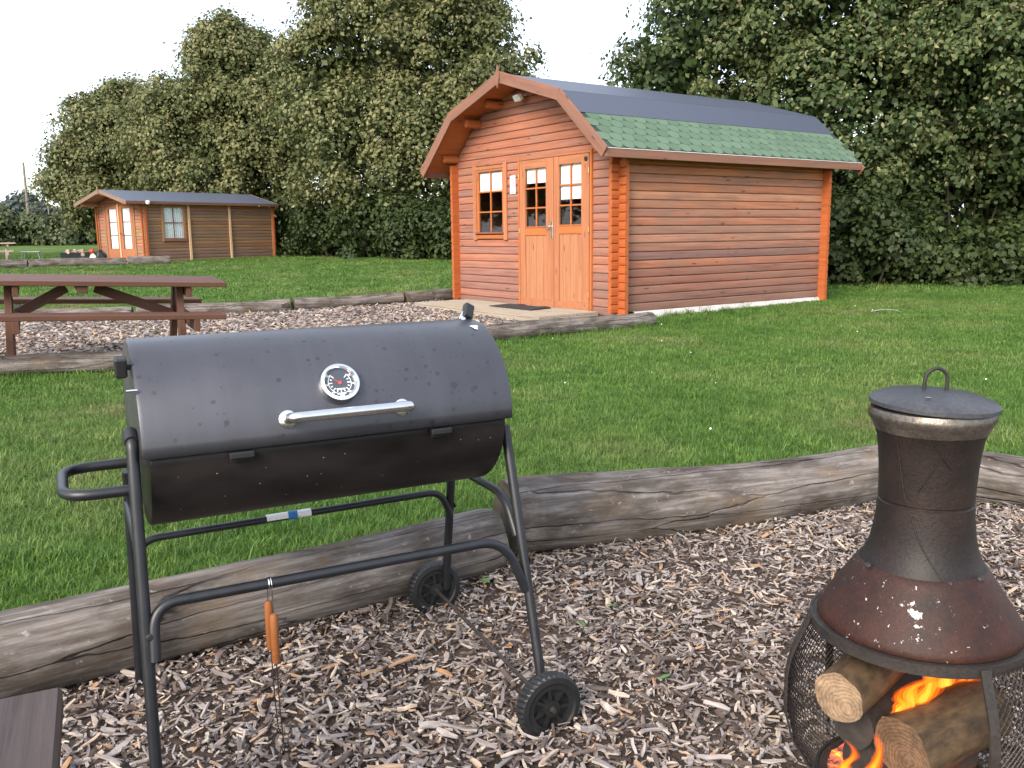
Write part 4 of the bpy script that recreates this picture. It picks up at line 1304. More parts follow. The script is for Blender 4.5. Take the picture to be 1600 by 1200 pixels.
for a in (-150, -30, 90):
    c, s = math.cos(R(a)), math.sin(R(a))
    plank('leg', (.16 * c, .16 * s, .07), (.22 * c, .22 * s, tz(CY) - .015), .03, .008, M_iron, ch, (c, s, 0))

# firewood
def firewood(label, p, q, r, bark, seed, cut):
    p, q = Vector(p), Vector(q)
    L = (q - p).length
    V, F = [], []
    n, seg = 14, 22
    for i in range(n + 1):
        t = i / n
        for k in range(seg):
            a = 2 * PI * k / seg
            nn = noise.noise(Vector((t * 2 + seed * 7, math.cos(a) * 1.5, math.sin(a) * 1.5)))
            n3 = noise.noise(Vector((t * 6 + seed * 3, math.cos(a) * 5, math.sin(a) * 5)))
            rr = r * (1 + .10 * nn + .05 * n3)
            V.append((t * L, rr * math.cos(a), rr * math.sin(a)))
    for i in range(n):
        for k in range(seg):
            k2 = (k + 1) % seg
            F.append((i * seg + k, i * seg + k2, (i + 1) * seg + k2, (i + 1) * seg + k))
    mi = [0] * len(F)
    F += [tuple(reversed(range(seg))), tuple(n * seg + k for k in range(seg))]; mi += [1, 1]
    me = mesh_from('firewood', V, F, True, mi); me.set_sharp_from_angle(angle=R(55))
    o = add('firewood_log', me, [bark, cut])
    o.location = p; o.rotation_euler = (q - p).normalized().to_track_quat('X', 'Z').to_euler()
    return tag(o, label, 'firewood', 'firewood in the chiminea')
firewood('pale split log leaning high at the left side of the fire bowl', (.640, 1.625, .305), (.86, 1.83, .335), .052, M_fire_bark, 1, M_cut)
firewood('thick round log lying in front of the flames in the fire bowl', (.760, 1.60, .205), (.985, 1.72, .225), .066, M_fire_bark, 2, M_cut_brown)
firewood('charred log under the pale log in the fire bowl', (.700, 1.69, .205), (.92, 1.87, .20), .046, M_fire_dark, 3, M_fire_dark)
firewood('charred log at the bottom of the fire bowl', (.72, 1.70, .112), (.96, 1.76, .115), .055, M_fire_dark, 4, M_fire_dark)

# flames + embers
def flame_mat():
    m, n, l, b = newmat('flame')
    out = n['Material Output']
    at = n.new('ShaderNodeAttribute'); at.attribute_name = 'warmth'
    r = ramp(n, [(0.0, (1.0, .10, .004)), (0.4, (1.0, .17, .008)), (0.75, (1.0, .27, .018)), (1.0, (1.0, .42, .06))])
    l.new(at.outputs['Fac'], r.inputs[0])
    em = n.new('ShaderNodeEmission'); l.new(r.outputs[0], em.inputs['Color'])
    st = n.new('ShaderNodeMapRange'); st.inputs[3].default_value = 0.5; st.inputs[4].default_value = 1.0
    l.new(at.outputs['Fac'], st.inputs[0]); l.new(st.outputs[0], em.inputs['Strength'])
    tr = n.new('ShaderNodeBsdfTransparent')
    mx = n.new('ShaderNodeMixShader')
    al = ramp(n, [(0.0, (0.06,) * 3), (0.35, (0.2,) * 3), (0.7, (0.45,) * 3), (1.0, (0.75,) * 3)]); l.new(at.outputs['Fac'], al.inputs[0])
    l.new(al.outputs[0], mx.inputs[0]); l.new(tr.outputs[0], mx.inputs[1]); l.new(em.outputs[0], mx.inputs[2])
    l.new(mx.outputs[0], out.inputs['Surface'])
    return m
M_flame = flame_mat()
def flame(label, p, h, w, lean, seed):
    """a tongue of fire: nested translucent sheets round a hot core"""
    n, seg = 20, 14
    V, F, heat = [], [], []
    for sh, (k_r, k_h, hot) in enumerate(((.34, .62, 1.0), (.55, .78, .72), (.78, .9, .42), (1.0, 1.0, .12))):
        v0 = len(V)
        for i in range(n + 1):
            t = i / n
            r = k_r * w * (min(1, .55 + 1.6 * t) if t < .3 else 1.03) * (1 - t) ** .8 + .0004
            tt = t * k_h
            cx = lean[0] * tt ** 1.4 + w * .8 * math.sin(tt * 7 + seed) * tt
            cy = lean[1] * tt ** 1.4 + w * .5 * math.cos(tt * 6 + seed * 2) * tt
            for k in range(seg):
                a = 2 * PI * k / seg
                nn = noise.noise(Vector((math.cos(a) * 1.3 + seed * 3, math.sin(a) * 1.3 + sh * .4, tt * 4)))
                rr = r * (1 + 1.0 * nn)
                V.append((cx + rr * math.cos(a), cy + rr * .6 * math.sin(a), h * tt))
                heat.append(float(max(0, min(1, hot * (1.05 - .45 * t) + .1 * nn))))
        for i in range(n):
            for k in range(seg):
                k2 = (k + 1) % seg
                F.append((v0 + i * seg + k, v0 + i * seg + k2, v0 + (i + 1) * seg + k2, v0 + (i + 1) * seg + k))
    me = mesh_from('flame', V, F, True)
    at = me.attributes.new('warmth', 'FLOAT', 'POINT'); at.data.foreach_set('value', heat)
    o = add('flame', me, M_flame, None, p)
    return tag(o, label, 'flame', 'flames in the chiminea')
flame('tallest yellow flame leaning right above the thick firewood log', (.815, 1.662, .255), .15, .028, (.10, .0), 1)
flame('middle yellow flame licking up behind the thick firewood log', (.795, 1.655, .255), .10, .028, (.045, 0), 2)
flame('low yellow flame beside the end of the pale firewood log', (.775, 1.652, .25), .065, .024, (.012, 0), 6)
flame('orange flame at the back under the iron hood', (.905, 1.735, .265), .155, .036, (.03, .0), 5)
flame('orange flame beside the right strap of the fire bowl', (.955, 1.735, .265), .145, .034, (-.01, .0), 8)
flame('small orange flame low at the left edge of the fire bowl', (.642, 1.575, .165), .07, .018, (.01, .01), 3)
flame('thin orange flame between the two lower firewood logs', (.690, 1.58, .15), .10, .018, (.03, .01), 4)
M_ember, n_e, l_e, b_e = newmat('glowing_embers')
vE = objvec(n_e, l_e, (1, 1, 1), rnd=False)
nE = noise_tex(n_e, l_e, vE, 38, 5, .7)
rE = ramp(n_e, [(0.42, (.012, .01, .01)), (0.6, (.5, .06, .01)), (0.75, (1, .35, .05))]); l_e.new(nE.outputs[0], rE.inputs[0])
b_e.inputs['Base Color'].default_value = (.03, .025, .022, 1)
l_e.new(rE.outputs[0], b_e.inputs['Emission Color']); b_e.inputs['Emission Strength'].default_value = 1.6
V, F = [], []
nr_, ns_ = 12, 36
for i in range(nr_ + 1):
    for k in range(ns_):
        a = 2 * PI * k / ns_; r = .16 * i / nr_
        V.append((r * math.cos(a), r * math.sin(a), .035 * (1 - i / nr_) + .018 * noise.noise(Vector((r * 22 * math.cos(a), r * 22 * math.sin(a), 3)))))
for i in range(nr_):
    for k in range(ns_):
        k2 = (k + 1) % ns_
        F.append((i * ns_ + k, i * ns_ + k2, (i + 1) * ns_ + k2, (i + 1) * ns_ + k))
em = add('ember_bed', mesh_from('embers', V, F, True), M_ember, None, (CX, CY, .062))
tag(em, 'glowing ember bed under the firewood in the chiminea', 'embers')

# ------------------------------------------------------------------ far small things
cr = thing('firewood_box', 'black box heaped with split firewood beside the small cabin', 'box', (-15.03, 30.85, tz(30.85)), (0, 0, R(30)))
for dy, sx in ((-.23, .86), (.23, .86)):
    box('side', (sx, .03, .34), M_plastic, cr, (0, dy, .19))
for dx in (-.43, .43):
    box('side', (.03, .43, .34), M_plastic, cr, (dx, 0, .19))
box('floor', (.84, .42, .03), M_plastic, cr, (0, 0, .04))
rq = random.Random(2)
ca_, sa_ = math.cos(R(30)), math.sin(R(30))
for k in range(14):
    x, y = rq.uniform(-.32, .32), rq.uniform(-.14, .14)
    z = .26 + .17 * rq.random() * (1 - abs(x) * 1.3)
    V, F = tube_data([(-.16, 0, 0), (.16, 0, 0)], rq.uniform(.045, .07), 6)
    me = mesh_from('billet', V, F)
    o = add('firewood_billet', me, M_paletab if k % 3 else M_cut)
    o.location = (-15.03 + ca_ * x - sa_ * y, 30.85 + sa_ * x + ca_ * y, tz(30.85) + z)
    o.rotation_euler = (rq.uniform(-.3, .3), rq.uniform(-.4, .4), rq.uniform(.9, 2.2))
    tag(o, 'pale split firewood billet heaped in the black box', 'firewood', 'billets in the firewood box')
st = thing('folding_table', 'small pale metal folding table standing on the bark beside the pale picnic table', 'folding table', (-16.65, 31.1, tz(31.1)), (0, 0, R(15)))
M_alu = simple('dull_aluminium', (.45, .47, .48), 0.4, metal=0.6, var=0.1)
box('table_top', (.62, .42, .025), M_alu, st, (0, 0, .40), b=.006)
for sx in (-1, 1):
    for sy in (-1, 1):
        tube('leg', [(sx * .24, sy * .17, .39), (sx * .32, sy * .2, 0)], .011, M_alu, st, 8)
V, F = [], []
def lump(name, loc, sc_, mat, parent, seed, amp=.18):
    bm = bmesh.new()
    bmesh.ops.create_icosphere(bm, subdivisions=3, radius=1)
    for v in bm.verts:
        f = 1 + amp * noise.noise(v.co * 1.6 + Vector((seed, 0, 0))) + amp * .5 * noise.noise(v.co * 4 + Vector((0, seed, 0)))
        v.co = Vector((v.co.x * sc_[0], v.co.y * sc_[1], max(v.co.z, -.85) * sc_[2])) * f
    return add(name, bm_mesh(bm, name, smooth=True), mat, parent, loc)
bg = thing('bag_heap', 'black bag with white and red bundles slumped by the small cabin door', 'bag', (-14.2, 30.75, tz(30.75)))
lump('bag', (.1, 0, .2), (.21, .2, .24), M_plastic, bg, 1)
lump('white_bundle', (-.06, -.2, .16), (.11, .08, .15), M_white, bg, 4)
lump('red_bundle', (-.13, -.1, .40), (.09, .09, .08), M_red, bg, 7)
tag(lump('white_cloth', (-14.55, 30.6, tz(30.6) + .06), (.2, .12, .07), M_white, None, 9, .3), 'white cloth dropped between black box and bag heap', 'cloth')
hose = tube('garden_hose', catmull([(4.86, 11.95, .13), (4.94, 11.93, .150), (5.06, 11.92, .160), (5.18, 11.91, .150), (5.24, 11.9, .13)], 5), .0035, M_alu, None, 8)
tag(hose, 'short pale looped pipe sticking out of the lawn near the cabin corner', 'pipe')
M_pole = simple('hazed_pole', (.20, .165, .14), .9, var=.2)  # grey-brown wood, paled in the colour for distance haze
def util_pole(label, x, y, z1, r):
    t = thing('utility_pole', label, 'utility pole', (x, y, tz(y)))
    zl = z1 - tz(y)
    tube('pole', [(0, 0, -.2), (0, 0, zl)], [r * 1.2, r * .8], M_pole, t, 10)
    for k in range(6):
        z_ = zl - .35 - .45 * k
        tube('step_bolt', [(-.22 if k % 2 else 0, 0, z_), (0 if k % 2 else .22, 0, z_)], .025, M_pole, t, 6)
util_pole('wooden utility pole rising above the far hedge', -37.4, 70, 7.1, .10)
util_pole('thinner distant utility pole half hidden by the tall trees', -48.6, 95, 8.1, .07)

# ------------------------------------------------------------------ foliage
def leaf_mat(name, stops, trans=.3):
    m, n, l, b = newmat(name)
    at = n.new('ShaderNodeAttribute'); at.attribute_name = 'tone'
    r = ramp(n, stops); l.new(at.outputs['Fac'], r.inputs[0])
    b.inputs['Roughness'].default_value = 0.55
    b.inputs['Specular IOR Level'].default_value = 0.35
    l.new(r.outputs[0], b.inputs['Base Color'])
    tl = n.new('ShaderNodeBsdfTranslucent'); l.new(r.outputs[0], tl.inputs[0])
    mx = n.new('ShaderNodeMixShader'); mx.inputs[0].default_value = trans
    l.new(b.outputs[0], mx.inputs[1]); l.new(tl.outputs[0], mx.inputs[2])
    l.new(mx.outputs[0], n['Material Output'].inputs['Surface'])
    return m
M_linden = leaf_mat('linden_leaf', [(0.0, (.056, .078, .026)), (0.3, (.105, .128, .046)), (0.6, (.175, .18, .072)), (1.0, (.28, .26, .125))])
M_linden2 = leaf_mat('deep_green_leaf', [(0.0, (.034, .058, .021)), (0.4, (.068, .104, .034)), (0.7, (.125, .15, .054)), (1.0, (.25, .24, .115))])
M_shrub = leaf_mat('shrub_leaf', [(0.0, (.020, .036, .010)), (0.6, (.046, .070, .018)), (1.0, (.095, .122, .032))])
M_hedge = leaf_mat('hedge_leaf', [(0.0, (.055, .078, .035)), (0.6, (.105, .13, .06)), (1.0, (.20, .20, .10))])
M_faraway = leaf_mat('distant_leaf', [(0.0, (.06, .08, .075)), (1.0, (.10, .12, .11))])  # blue-grey leaf colour has the haze of distance painted in

def foliage_mesh(name, lobes, n, size, rng, clump=.7, fill=.25, upbias=-.35, mat=None, ground=None, bract=.18, tone_shift=0.0):
    lob = np.array(lobes, float)
    area = (lob[:, 3] * lob[:, 4] + lob[:, 3] * lob[:, 5] + lob[:, 4] * lob[:, 5])
    pr = area / area.sum()
    nc = max(30, int(n / 330))
    C, O = [], []
    tries = 0
    while len(C) < nc and tries < nc * 40:
        tries += 1
        k = rng.choice(len(lob), p=pr)
        d = rng.normal(size=3); d /= np.linalg.norm(d)
        if d[2] < upbias and rng.random() < .8: continue
        rad = 1.0 - .22 * rng.random() ** 2 + .06 * rng.normal()
        p = lob[k, :3] + d * lob[k, 3:] * rad
        inside = False
        for j in range(len(lob)):
            if j != k:
                q = (p - lob[j, :3]) / lob[j, 3:]
                if (q * q).sum() < .55: inside = True; break
        if inside: continue
        if ground is not None and p[2] < ground + .15: continue
        C.append(p); O.append(d)
    C = np.array(C); O = np.array(O)
    nfill = int(n * fill); nl = n - nfill
    ci = rng.integers(0, len(C), nl)
    cr_ = clump * rng.uniform(.6, 1.2, len(C))
    ctone = rng.uniform(0, 1, len(C))
    g = rng.normal(size=(nl, 3)) * np.array([.55, .55, .36])
    P = C[ci] + g * cr_[ci][:, None]
    hd = np.hypot(g[:, 0], g[:, 1])
    P[:, 2] -= .45 * hd ** 2 * cr_[ci]
    tone = .42 * ctone[ci] + .40 * rng.random(nl) + .14 * g[:, 2] + tone_shift  # height term paints the light on clump tops into the leaf tone
    gn = g * np.array([1, 1, 1.5]); gn /= np.linalg.norm(gn, axis=1)[:, None] + 1e-9
    Nn = .7 * gn + .35 * O[ci] + np.array([0, 0, .4]) + .42 * rng.normal(size=(nl, 3))
    # interior leaves, toned darker to paint the shade between clumps
    k = rng.choice(len(lob), nfill, p=pr)
    d = rng.normal(size=(nfill, 3)); d /= np.linalg.norm(d, axis=1)[:, None]
    P2 = lob[k, :3] + d * lob[k, 3:] * rng.uniform(.35, .88, nfill)[:, None]
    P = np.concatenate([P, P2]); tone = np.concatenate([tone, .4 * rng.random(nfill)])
    Nn = np.concatenate([Nn, d + rng.normal(size=(nfill, 3))])
    sz = size * rng.uniform(.5, 1.5, n)
    sz[nl:] *= 1.5
    br = rng.random(n) < bract
    br[nl:] = False
    if ground is not None:
        keep = P[:, 2] > ground + .03
        P, tone, Nn, sz, br = P[keep], tone[keep], Nn[keep], sz[keep], br[keep]
    n = len(P)
    tone = np.where(br, .78 + .22 * rng.random(n), tone)
    Nn /= np.linalg.norm(Nn, axis=1)[:, None] + 1e-9
    T = rng.normal(size=(n, 3)); T[:, 2] -= 1.1
    T -= Nn * (T * Nn).sum(1)[:, None]
    T /= np.linalg.norm(T, axis=1)[:, None] + 1e-9
    B = np.cross(Nn, T)
    wd = np.where(br, .30, .46)[:, None]
    s_ = sz[:, None]
    V = np.empty((n, 4, 3))
    V[:, 0] = P - T * s_ * .5
    V[:, 1] = P + B * s_ * wd + Nn * s_ * .10
    V[:, 2] = P + T * s_ * .6 - Nn * s_ * .08
    V[:, 3] = P - B * s_ * wd + Nn * s_ * .10
    me = bpy.data.meshes.new(name)
    me.vertices.add(n * 4); me.vertices.foreach_set('co', V.reshape(-1))
    me.loops.add(n * 4); me.loops.foreach_set('vertex_index', np.arange(n * 4))
    me.polygons.add(n); me.polygons.foreach_set('loop_start', np.arange(0, n * 4, 4)); me.polygons.foreach_set('loop_total', np.full(n, 4))
    at = me.attributes.new('tone', 'FLOAT', 'FACE'); at.data.foreach_set('value', np.clip(tone, 0, 1).astype(np.float32))
    me.update(calc_edges=True)
    if mat: me.materials.append(mat)
    return me, C

def tree(label, base, lobes, n, size, seed, mat, clump=.7, trunk_r=.25, group='linden trees behind the cabins', name='linden_tree', **kw):
    rng = np.random.default_rng(seed)
    bx, by = base; z0 = tz(by)
    t = thing(name, label, 'tree', (bx, by, z0), group=group)
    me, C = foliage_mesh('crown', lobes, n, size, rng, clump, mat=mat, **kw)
    add('crown', me, None, t)
    top = max(l[2] + l[5] for l in lobes)
    V, F = [], []
    pts = [(0, 0, -.2), (0.05, 0, top * .2), (-.08, .06, top * .45), (.05, 0, top * .7), (0, 0, top * .92)]
    a, b_ = tube_data(catmull(pts, 4), [trunk_r * (1.15 - 1.08 * i / 16) for i in range(17)], 10)
    V += a; F += b_
    idx = rng.choice(len(C), min(26, len(C)), replace=False)
    for i in idx:
        c = Vector(C[i]); h = max(.6, min(top * .8, c.z * .6))
        s = Vector((0, 0, h)); mid = s.lerp(c, .5) + Vector((0, 0, .3))
        a, b_ = tube_data(catmull([s, mid, c], 4), [trunk_r * (.38 - .33 * k / 8) for k in range(9)], 6, True, len(V))
        V += a; F += b_
    add('trunk', mesh_from('trunk', V, F, True), M_bark, t)
    return t
# lobes are given relative to the tree's base: (x, y, z, rx, ry, rz)
tree('tall round linden at the far left end of the tree row', (-17.9, 42), [(0, 0, 5.0, 2.5, 2.3, 2.6), (-1.5, -.5, 3.2, 1.8, 1.7, 2.2), (1.6, -.8, 3.8, 2.2, 2.0, 2.7), (0.3, -.6, 1.9, 2.7, 1.9, 1.9), (.3, 0, 6.6, 1.4, 1.4, 1.3)], 62000, .13, 11, M_linden, .66)
tree('linden with rounded top rising behind the small cabin roof', (-11.8, 38.5), [(.3, 0, 6.7, 2.4, 2.3, 2.6), (-2.0, -.4, 4.8, 1.9, 1.8, 2.5), (2.2, -.5, 4.8, 2.1, 2.0, 2.6), (0, -.8, 3.0, 3.3, 2.1, 2.8), (.3, 0, 8.2, 1.5, 1.5, 1.4)], 78000, .125, 12, M_linden, .66)
tree('broad tall linden between the small cabin and the red cabin', (-4.0, 34.5), [(0, 0, 8.2, 3.6, 3.0, 3.4), (-2.6, -.5, 5.6, 2.4, 2.2, 3.0), (2.7, -.4, 6.2, 2.3, 2.2, 3.2), (0, -.9, 3.6, 4.0, 2.6, 3.2), (-1.2, 0, 10.4, 2.2, 2, 1.6), (2.0, 0, 9.8, 2.0, 2, 1.8), (3.2, -.3, 3.2, 1.7, 1.9, 2.5)], 110000, .12, 13, M_linden, .66)
tree('large linden overhanging the red cabin roof', (6.6, 20.6), [(0, 0, 6.2, 3.4, 2.8, 3.4), (-2.3, -.4, 5.4, 1.5, 1.7, 2.0), (2.6, -.6, 5.2, 2.6, 2.4, 3.0), (.6, -1.0, 3.0, 3.2, 2.2, 2.6), (-1.3, 0, 8.0, 2.0, 2.0, 1.8), (1.8, -.2, 8.4, 2.6, 2.2, 2.0), (-3.1, -.2, 4.4, 1.0, 1.1, 1.2)], 130000, .088, 14, M_linden2, .52, ground=.6)
tree('large linden overhanging the lawn right of the red cabin', (11.4, 19.0), [(0, 0, 6.0, 3.2, 2.6, 3.4), (-2.0, -1.0, 4.4, 1.8, 1.6, 1.8), (2.2, -.8, 4.6, 2.4, 2.2, 2.6), (-.3, -1.6, 3.4, 2.2, 1.5, 1.5), (0, .3, 3.2, 3.0, 1.8, 2.2), (-1.2, -1.9, 2.4, 1.3, .9, 1.1), (1.6, -1.8, 2.3, 1.4, 1.0, 1.2), (0, 0, 8.2, 2.6, 2.2, 2.0)], 125000, .086, 15, M_linden2, .50, ground=.8)
tree('linden at the right end of the tree row', (16.6, 20), [(0, 0, 6.0, 3.4, 2.8, 3.6), (-1.6, -1.2, 3.6, 2.4, 2.0, 2.4), (0, 0, 8.6, 2.6, 2.4, 2.0)], 45000, .115, 16, M_linden2, .6)

for (x_, y_, lab_) in ((-25, 16, 'linden standing alone on the lawn facing the cabin doors'), (-29, 23, 'linden further back on the lawn facing the cabin doors')):
    tree(lab_, (x_, y_), [(0, 0, 5.5, 3.2, 3.2, 3.2), (0, 1.5, 3.6, 3, 3, 2.8), (0, 0, 8, 2.2, 2.2, 1.8)], 14000, .24, 17 + int(-x_), M_linden2, 1.0)

def shrub(label, base, lobes, n, size, seed, mat, clump=.4, group=None, name='shrub', cat='shrub', **kw):
    rng = np.random.default_rng(seed)
    bx, by = base; z0 = tz(by)
    t = thing(name, label, cat, (bx, by, z0), group=group)
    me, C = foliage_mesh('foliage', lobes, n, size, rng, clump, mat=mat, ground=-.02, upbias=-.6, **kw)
    add('foliage', me, None, t)
    V, F = [], []
    for i in rng.choice(len(C), min(12, len(C)), replace=False):
        c = Vector(C[i])
        s = Vector((c.x * .35, c.y * .35, -.1))
        a, b_ = tube_data(catmull([s, s.lerp(c, .5) + Vector((0, 0, .1)), c], 3), [.035 - .004 * k for k in range(7)], 5, True, len(V))
        V += a; F += b_
    add('stem', mesh_from('stem', V, F, True), M_bark, t)
    return t
UG = 'undergrowth below the lindens'
ug = 'dark leafy undergrowth shrub growing at the foot of the lindens'
for k, (x, y, rx, h) in enumerate([(6.9, 17.2, 1.1, 1.9), (8.7, 17.0, 1.2, 1.1), (10.4, 16.5, 1.0, 1.5), (12.2, 16.6, 1.3, .9), (5.6, 18.2, 1.2, 2.2), (9.4, 18.6, 2.2, 3.4), (12.6, 18.8, 2.2, 3.2), (7.2, 19.2, 2.0, 3.2), (15.2, 19.4, 2.2, 3.0), (10.4, 21.0, 2.2, 4.6), (13.4, 21.2, 2.4, 4.4), (14.0, 16.8, 1.2, 1.3)]):
    shrub(ug, (x, y), [(0, 0, h * .45, rx, .9, h * .55), (rx * .5, -.1, h * .35, rx * .6, .7, h * .4), (-rx * .5, .1, h * .4, rx * .6, .8, h * .45)], 11000, .085, 30 + k, M_shrub, .4, UG, bract=.02)
ug2 = 'dark leafy shrub growing below the far tree row'
for k, (x, y, rx, h) in enumerate([(-14.6, 40.5, 1.8, 2.6), (-8.0, 36.0, 1.6, 2.6), (-6.4, 33.6, 1.7, 2.4), (-4.4, 32.0, 1.8, 2.4), (-2.3, 30.6, 1.7, 2.2), (-.4, 29.6, 1.6, 2.2), (1.5, 28.8, 1.7, 2.6), (-9.8, 37.2, 1.8, 2.6)]):
    shrub(ug2, (x, y), [(0, 0, h * .45, rx, 1.1, h * .55), (rx * .5, -.2, h * .35, rx * .6, .9, h * .4), (-rx * .5, .1, h * .4, rx * .6, .9, h * .45)], 9000, .115, 50 + k, M_shrub, .5, 'shrubs below the far tree row', bract=.03)
for k in range(9):
    x = -52 + k * 4.2; y = 60 - abs(k - 8) * .3
    h = 2.6 + .5 * math.sin(k * 2.1)
    if x > -19.5: continue
    shrub('grey-green hedge bush in the far boundary hedge', (x, y), [(0, 0, h * .45, 2.4, 1.4, h * .55), (1.4, -.3, h * .4, 1.4, 1.1, h * .45), (-1.3, .2, h * .5, 1.3, 1.1, h * .5)], 9000, .22, 70 + k, M_hedge, .6, 'bushes of the far boundary hedge', 'hedge_bush', 'hedge', bract=.1)
shrub('pale green bush joining hedge and lindens', (-21.5, 50), [(0, 0, 1.8, 2.0, 1.4, 2.0), (1.3, 0, 2.2, 1.5, 1.2, 2.0)], 9000, .2, 90, M_hedge, .6, None, 'hedge_bush', 'hedge', bract=.1)
for k, (x, y, h) in enumerate([(-118, 190, 8), (-105, 195, 9.5), (-96, 192, 7.5), (-88, 200, 6.5), (-128, 195, 9)]):
    tree('hazy rounded tree on the skyline beyond the hedge', (x, y), [(0, 0, h * .6, 5, 4, h * .42), (3, 0, h * .45, 3.5, 3, h * .35), (-3, 0, h * .45, 3.5, 3, h * .35)], 5000, .7, 100 + k, M_faraway, 1.6, .3, 'hazy trees on the skyline', 'distant_tree', bract=0)

# ------------------------------------------------------------------ scattered instances (grass, bark chips)
SRC = bpy.data.collections.new('scatter_sources')      # not linked to the scene: only instanced
def source(name, mesh, mat):
    o = bpy.data.objects.new(name, mesh); mesh.materials.append(mat); return o
def scatter(name, pts, rots, scales, sources, kind='stuff', parent=None):
    n = len(pts)
    me = bpy.data.meshes.new(name)
    me.vertices.add(n); me.vertices.foreach_set('co', np.asarray(pts, np.float32).reshape(-1))
    for nm, ty, arr in (('rot', 'FLOAT_VECTOR', rots), ('scl', 'FLOAT', scales), ('pick', 'INT', np.random.default_rng(1).integers(0, len(sources), n))):
        a = me.attributes.new(nm, ty, 'POINT')
        if ty == 'FLOAT_VECTOR': a.data.foreach_set('vector', np.asarray(arr, np.float32).reshape(-1))
        else: a.data.foreach_set('value', np.asarray(arr, np.int32 if ty == 'INT' else np.float32))
    me.update()
    col = bpy.data.collections.new(name + '_sources')
    for s in sources: col.objects.link(s)
    ng = bpy.data.node_groups.new(name, 'GeometryNodeTree')
    ng.interface.new_socket('Geometry', in_out='INPUT', socket_type='NodeSocketGeometry')
    ng.interface.new_socket('Geometry', in_out='OUTPUT', socket_type='NodeSocketGeometry')
    N, L = ng.nodes, ng.links
    gi, go = N.new('NodeGroupInput'), N.new('NodeGroupOutput')
    iop = N.new('GeometryNodeInstanceOnPoints')
    ci = N.new('GeometryNodeCollectionInfo'); ci.inputs['Collection'].default_value = col
    ci.inputs['Separate Children'].default_value = True; ci.inputs['Reset Children'].default_value = True
    def attr(nm, ty):
        a = N.new('GeometryNodeInputNamedAttribute'); a.data_type = ty; a.inputs['Name'].default_value = nm
        return next(o for o in a.outputs if o.enabled and o.name == 'Attribute')
    L.new(gi.outputs[0], iop.inputs['Points'])
    L.new(ci.outputs[0], iop.inputs['Instance'])
    iop.inputs['Pick Instance'].default_value = True
    L.new(attr('pick', 'INT'), iop.inputs['Instance Index'])
    L.new(attr('rot', 'FLOAT_VECTOR'), iop.inputs['Rotation'])
    L.new(attr('scl', 'FLOAT'), iop.inputs['Scale'])
    L.new(iop.outputs[0], go.inputs[0])
    o = bpy.data.objects.new(name, me); COL.objects.link(o)
    md = o.modifiers.new('scatter', 'NODES'); md.node_group = ng
    o['kind'] = kind
    if parent: o.parent = parent
    return o

def grass_mat():
    m, n, l, b = newmat('grass_blade')
    g = n.new('ShaderNodeNewGeometry')
    a = noise_tex(n, l, g.outputs['Position'], 0.6, 5, .6)
    r = ramp(n, [(0.34, (.068, .150, .026)), (0.48, (.092, .182, .036)), (0.60, (.130, .200, .055)), (0.72, (.20, .205, .095))])
    l.new(a.outputs[0], r.inputs[0])
    oi = n.new('ShaderNodeObjectInfo')
    rr = ramp(n, [(0.0, (0.6, .62, .6)), (0.85, (1.25, 1.2, 1.1)), (1.0, (1.9, 1.6, 1.6))]); l.new(oi.outputs['Random'], rr.inputs[0])
    c = mixrgb(n, l, 'MULTIPLY', 1, r.outputs[0], rr.outputs[0])
    l.new(c, b.inputs['Base Color'])
    b.inputs['Roughness'].default_value = .5
    b.inputs['Specular IOR Level'].default_value = .3
    tl = n.new('ShaderNodeBsdfTranslucent'); l.new(c, tl.inputs[0])
    mx = n.new('ShaderNodeMixShader'); mx.inputs[0].default_value = .3
    l.new(b.outputs[0], mx.inputs[1]); l.new(tl.outputs[0], mx.inputs[2])
    l.new(mx.outputs[0], n['Material Output'].inputs['Surface'])
    return m
M_grass = grass_mat()
def tuft(seed, nb, h, spread, w):
    r = random.Random(seed)
    V, F = [], []
    for _ in range(nb):
        a = r.uniform(0, 2 * PI); d = spread * math.sqrt(r.random())
        x, y = d * math.cos(a), d * math.sin(a)
        hh = h * r.uniform(.5, 1.2)
        la = r.uniform(0, 2 * PI); lean = hh * r.uniform(.3, 1.3)
        dx, dy = math.cos(la), math.sin(la)
        px, py = -dy * w, dx * w
        k = len(V)
        V += [(x - px, y - py, -.01), (x + px, y + py, -.01),
              (x + dx * lean * .35 - px * .8, y + dy * lean * .35 - py * .8, hh * .6), (x + dx * lean * .35 + px * .8, y + dy * lean * .35 + py * .8, hh * .6),
              (x + dx * lean, y + dy * lean, hh)]
        F += [(k, k + 1, k + 3, k + 2), (k + 2, k + 3, k + 4)]
    return mesh_from('tuft', V, F)
rg = np.random.default_rng(21)
def cabin_mask(x, y):
    s = (x - CK[0]) * cus[0] + (y - CK[1]) * cus[1]; w = (x - CK[0]) * cuw[0] + (y - CK[1]) * cuw[1]
    m = (s > -.02) & (s < CL) & (w > -.02) & (w < CW)
    s = (x - SK[0]) * sus[0] + (y - SK[1]) * sus[1]; w = (x - SK[0]) * suw[0] + (y - SK[1]) * suw[1]
    return m | ((s > -.1) & (s < SL) & (w > -.05) & (w < SW))
def lawn_points(y0, y1, dens, margin=1.15):
    out = []
    ys = np.linspace(y0, y1, 24)
    for a, b_ in zip(ys[:-1], ys[1:]):
        hw_ = (.60 * b_ + .8) * margin
        n = int((b_ - a) * 2 * hw_ * dens)
        x = rg.uniform(-hw_, hw_, n); y = rg.uniform(a, b_, n)
        k = ~(inpoly(x, y, PIT) | inpoly(x, y, BED2) | inpoly(x, y, BED3) | cabin_mask(x, y))
        out.append(np.stack([x[k], y[k], TZ(y[k])], 1))
    return np.concatenate(out)
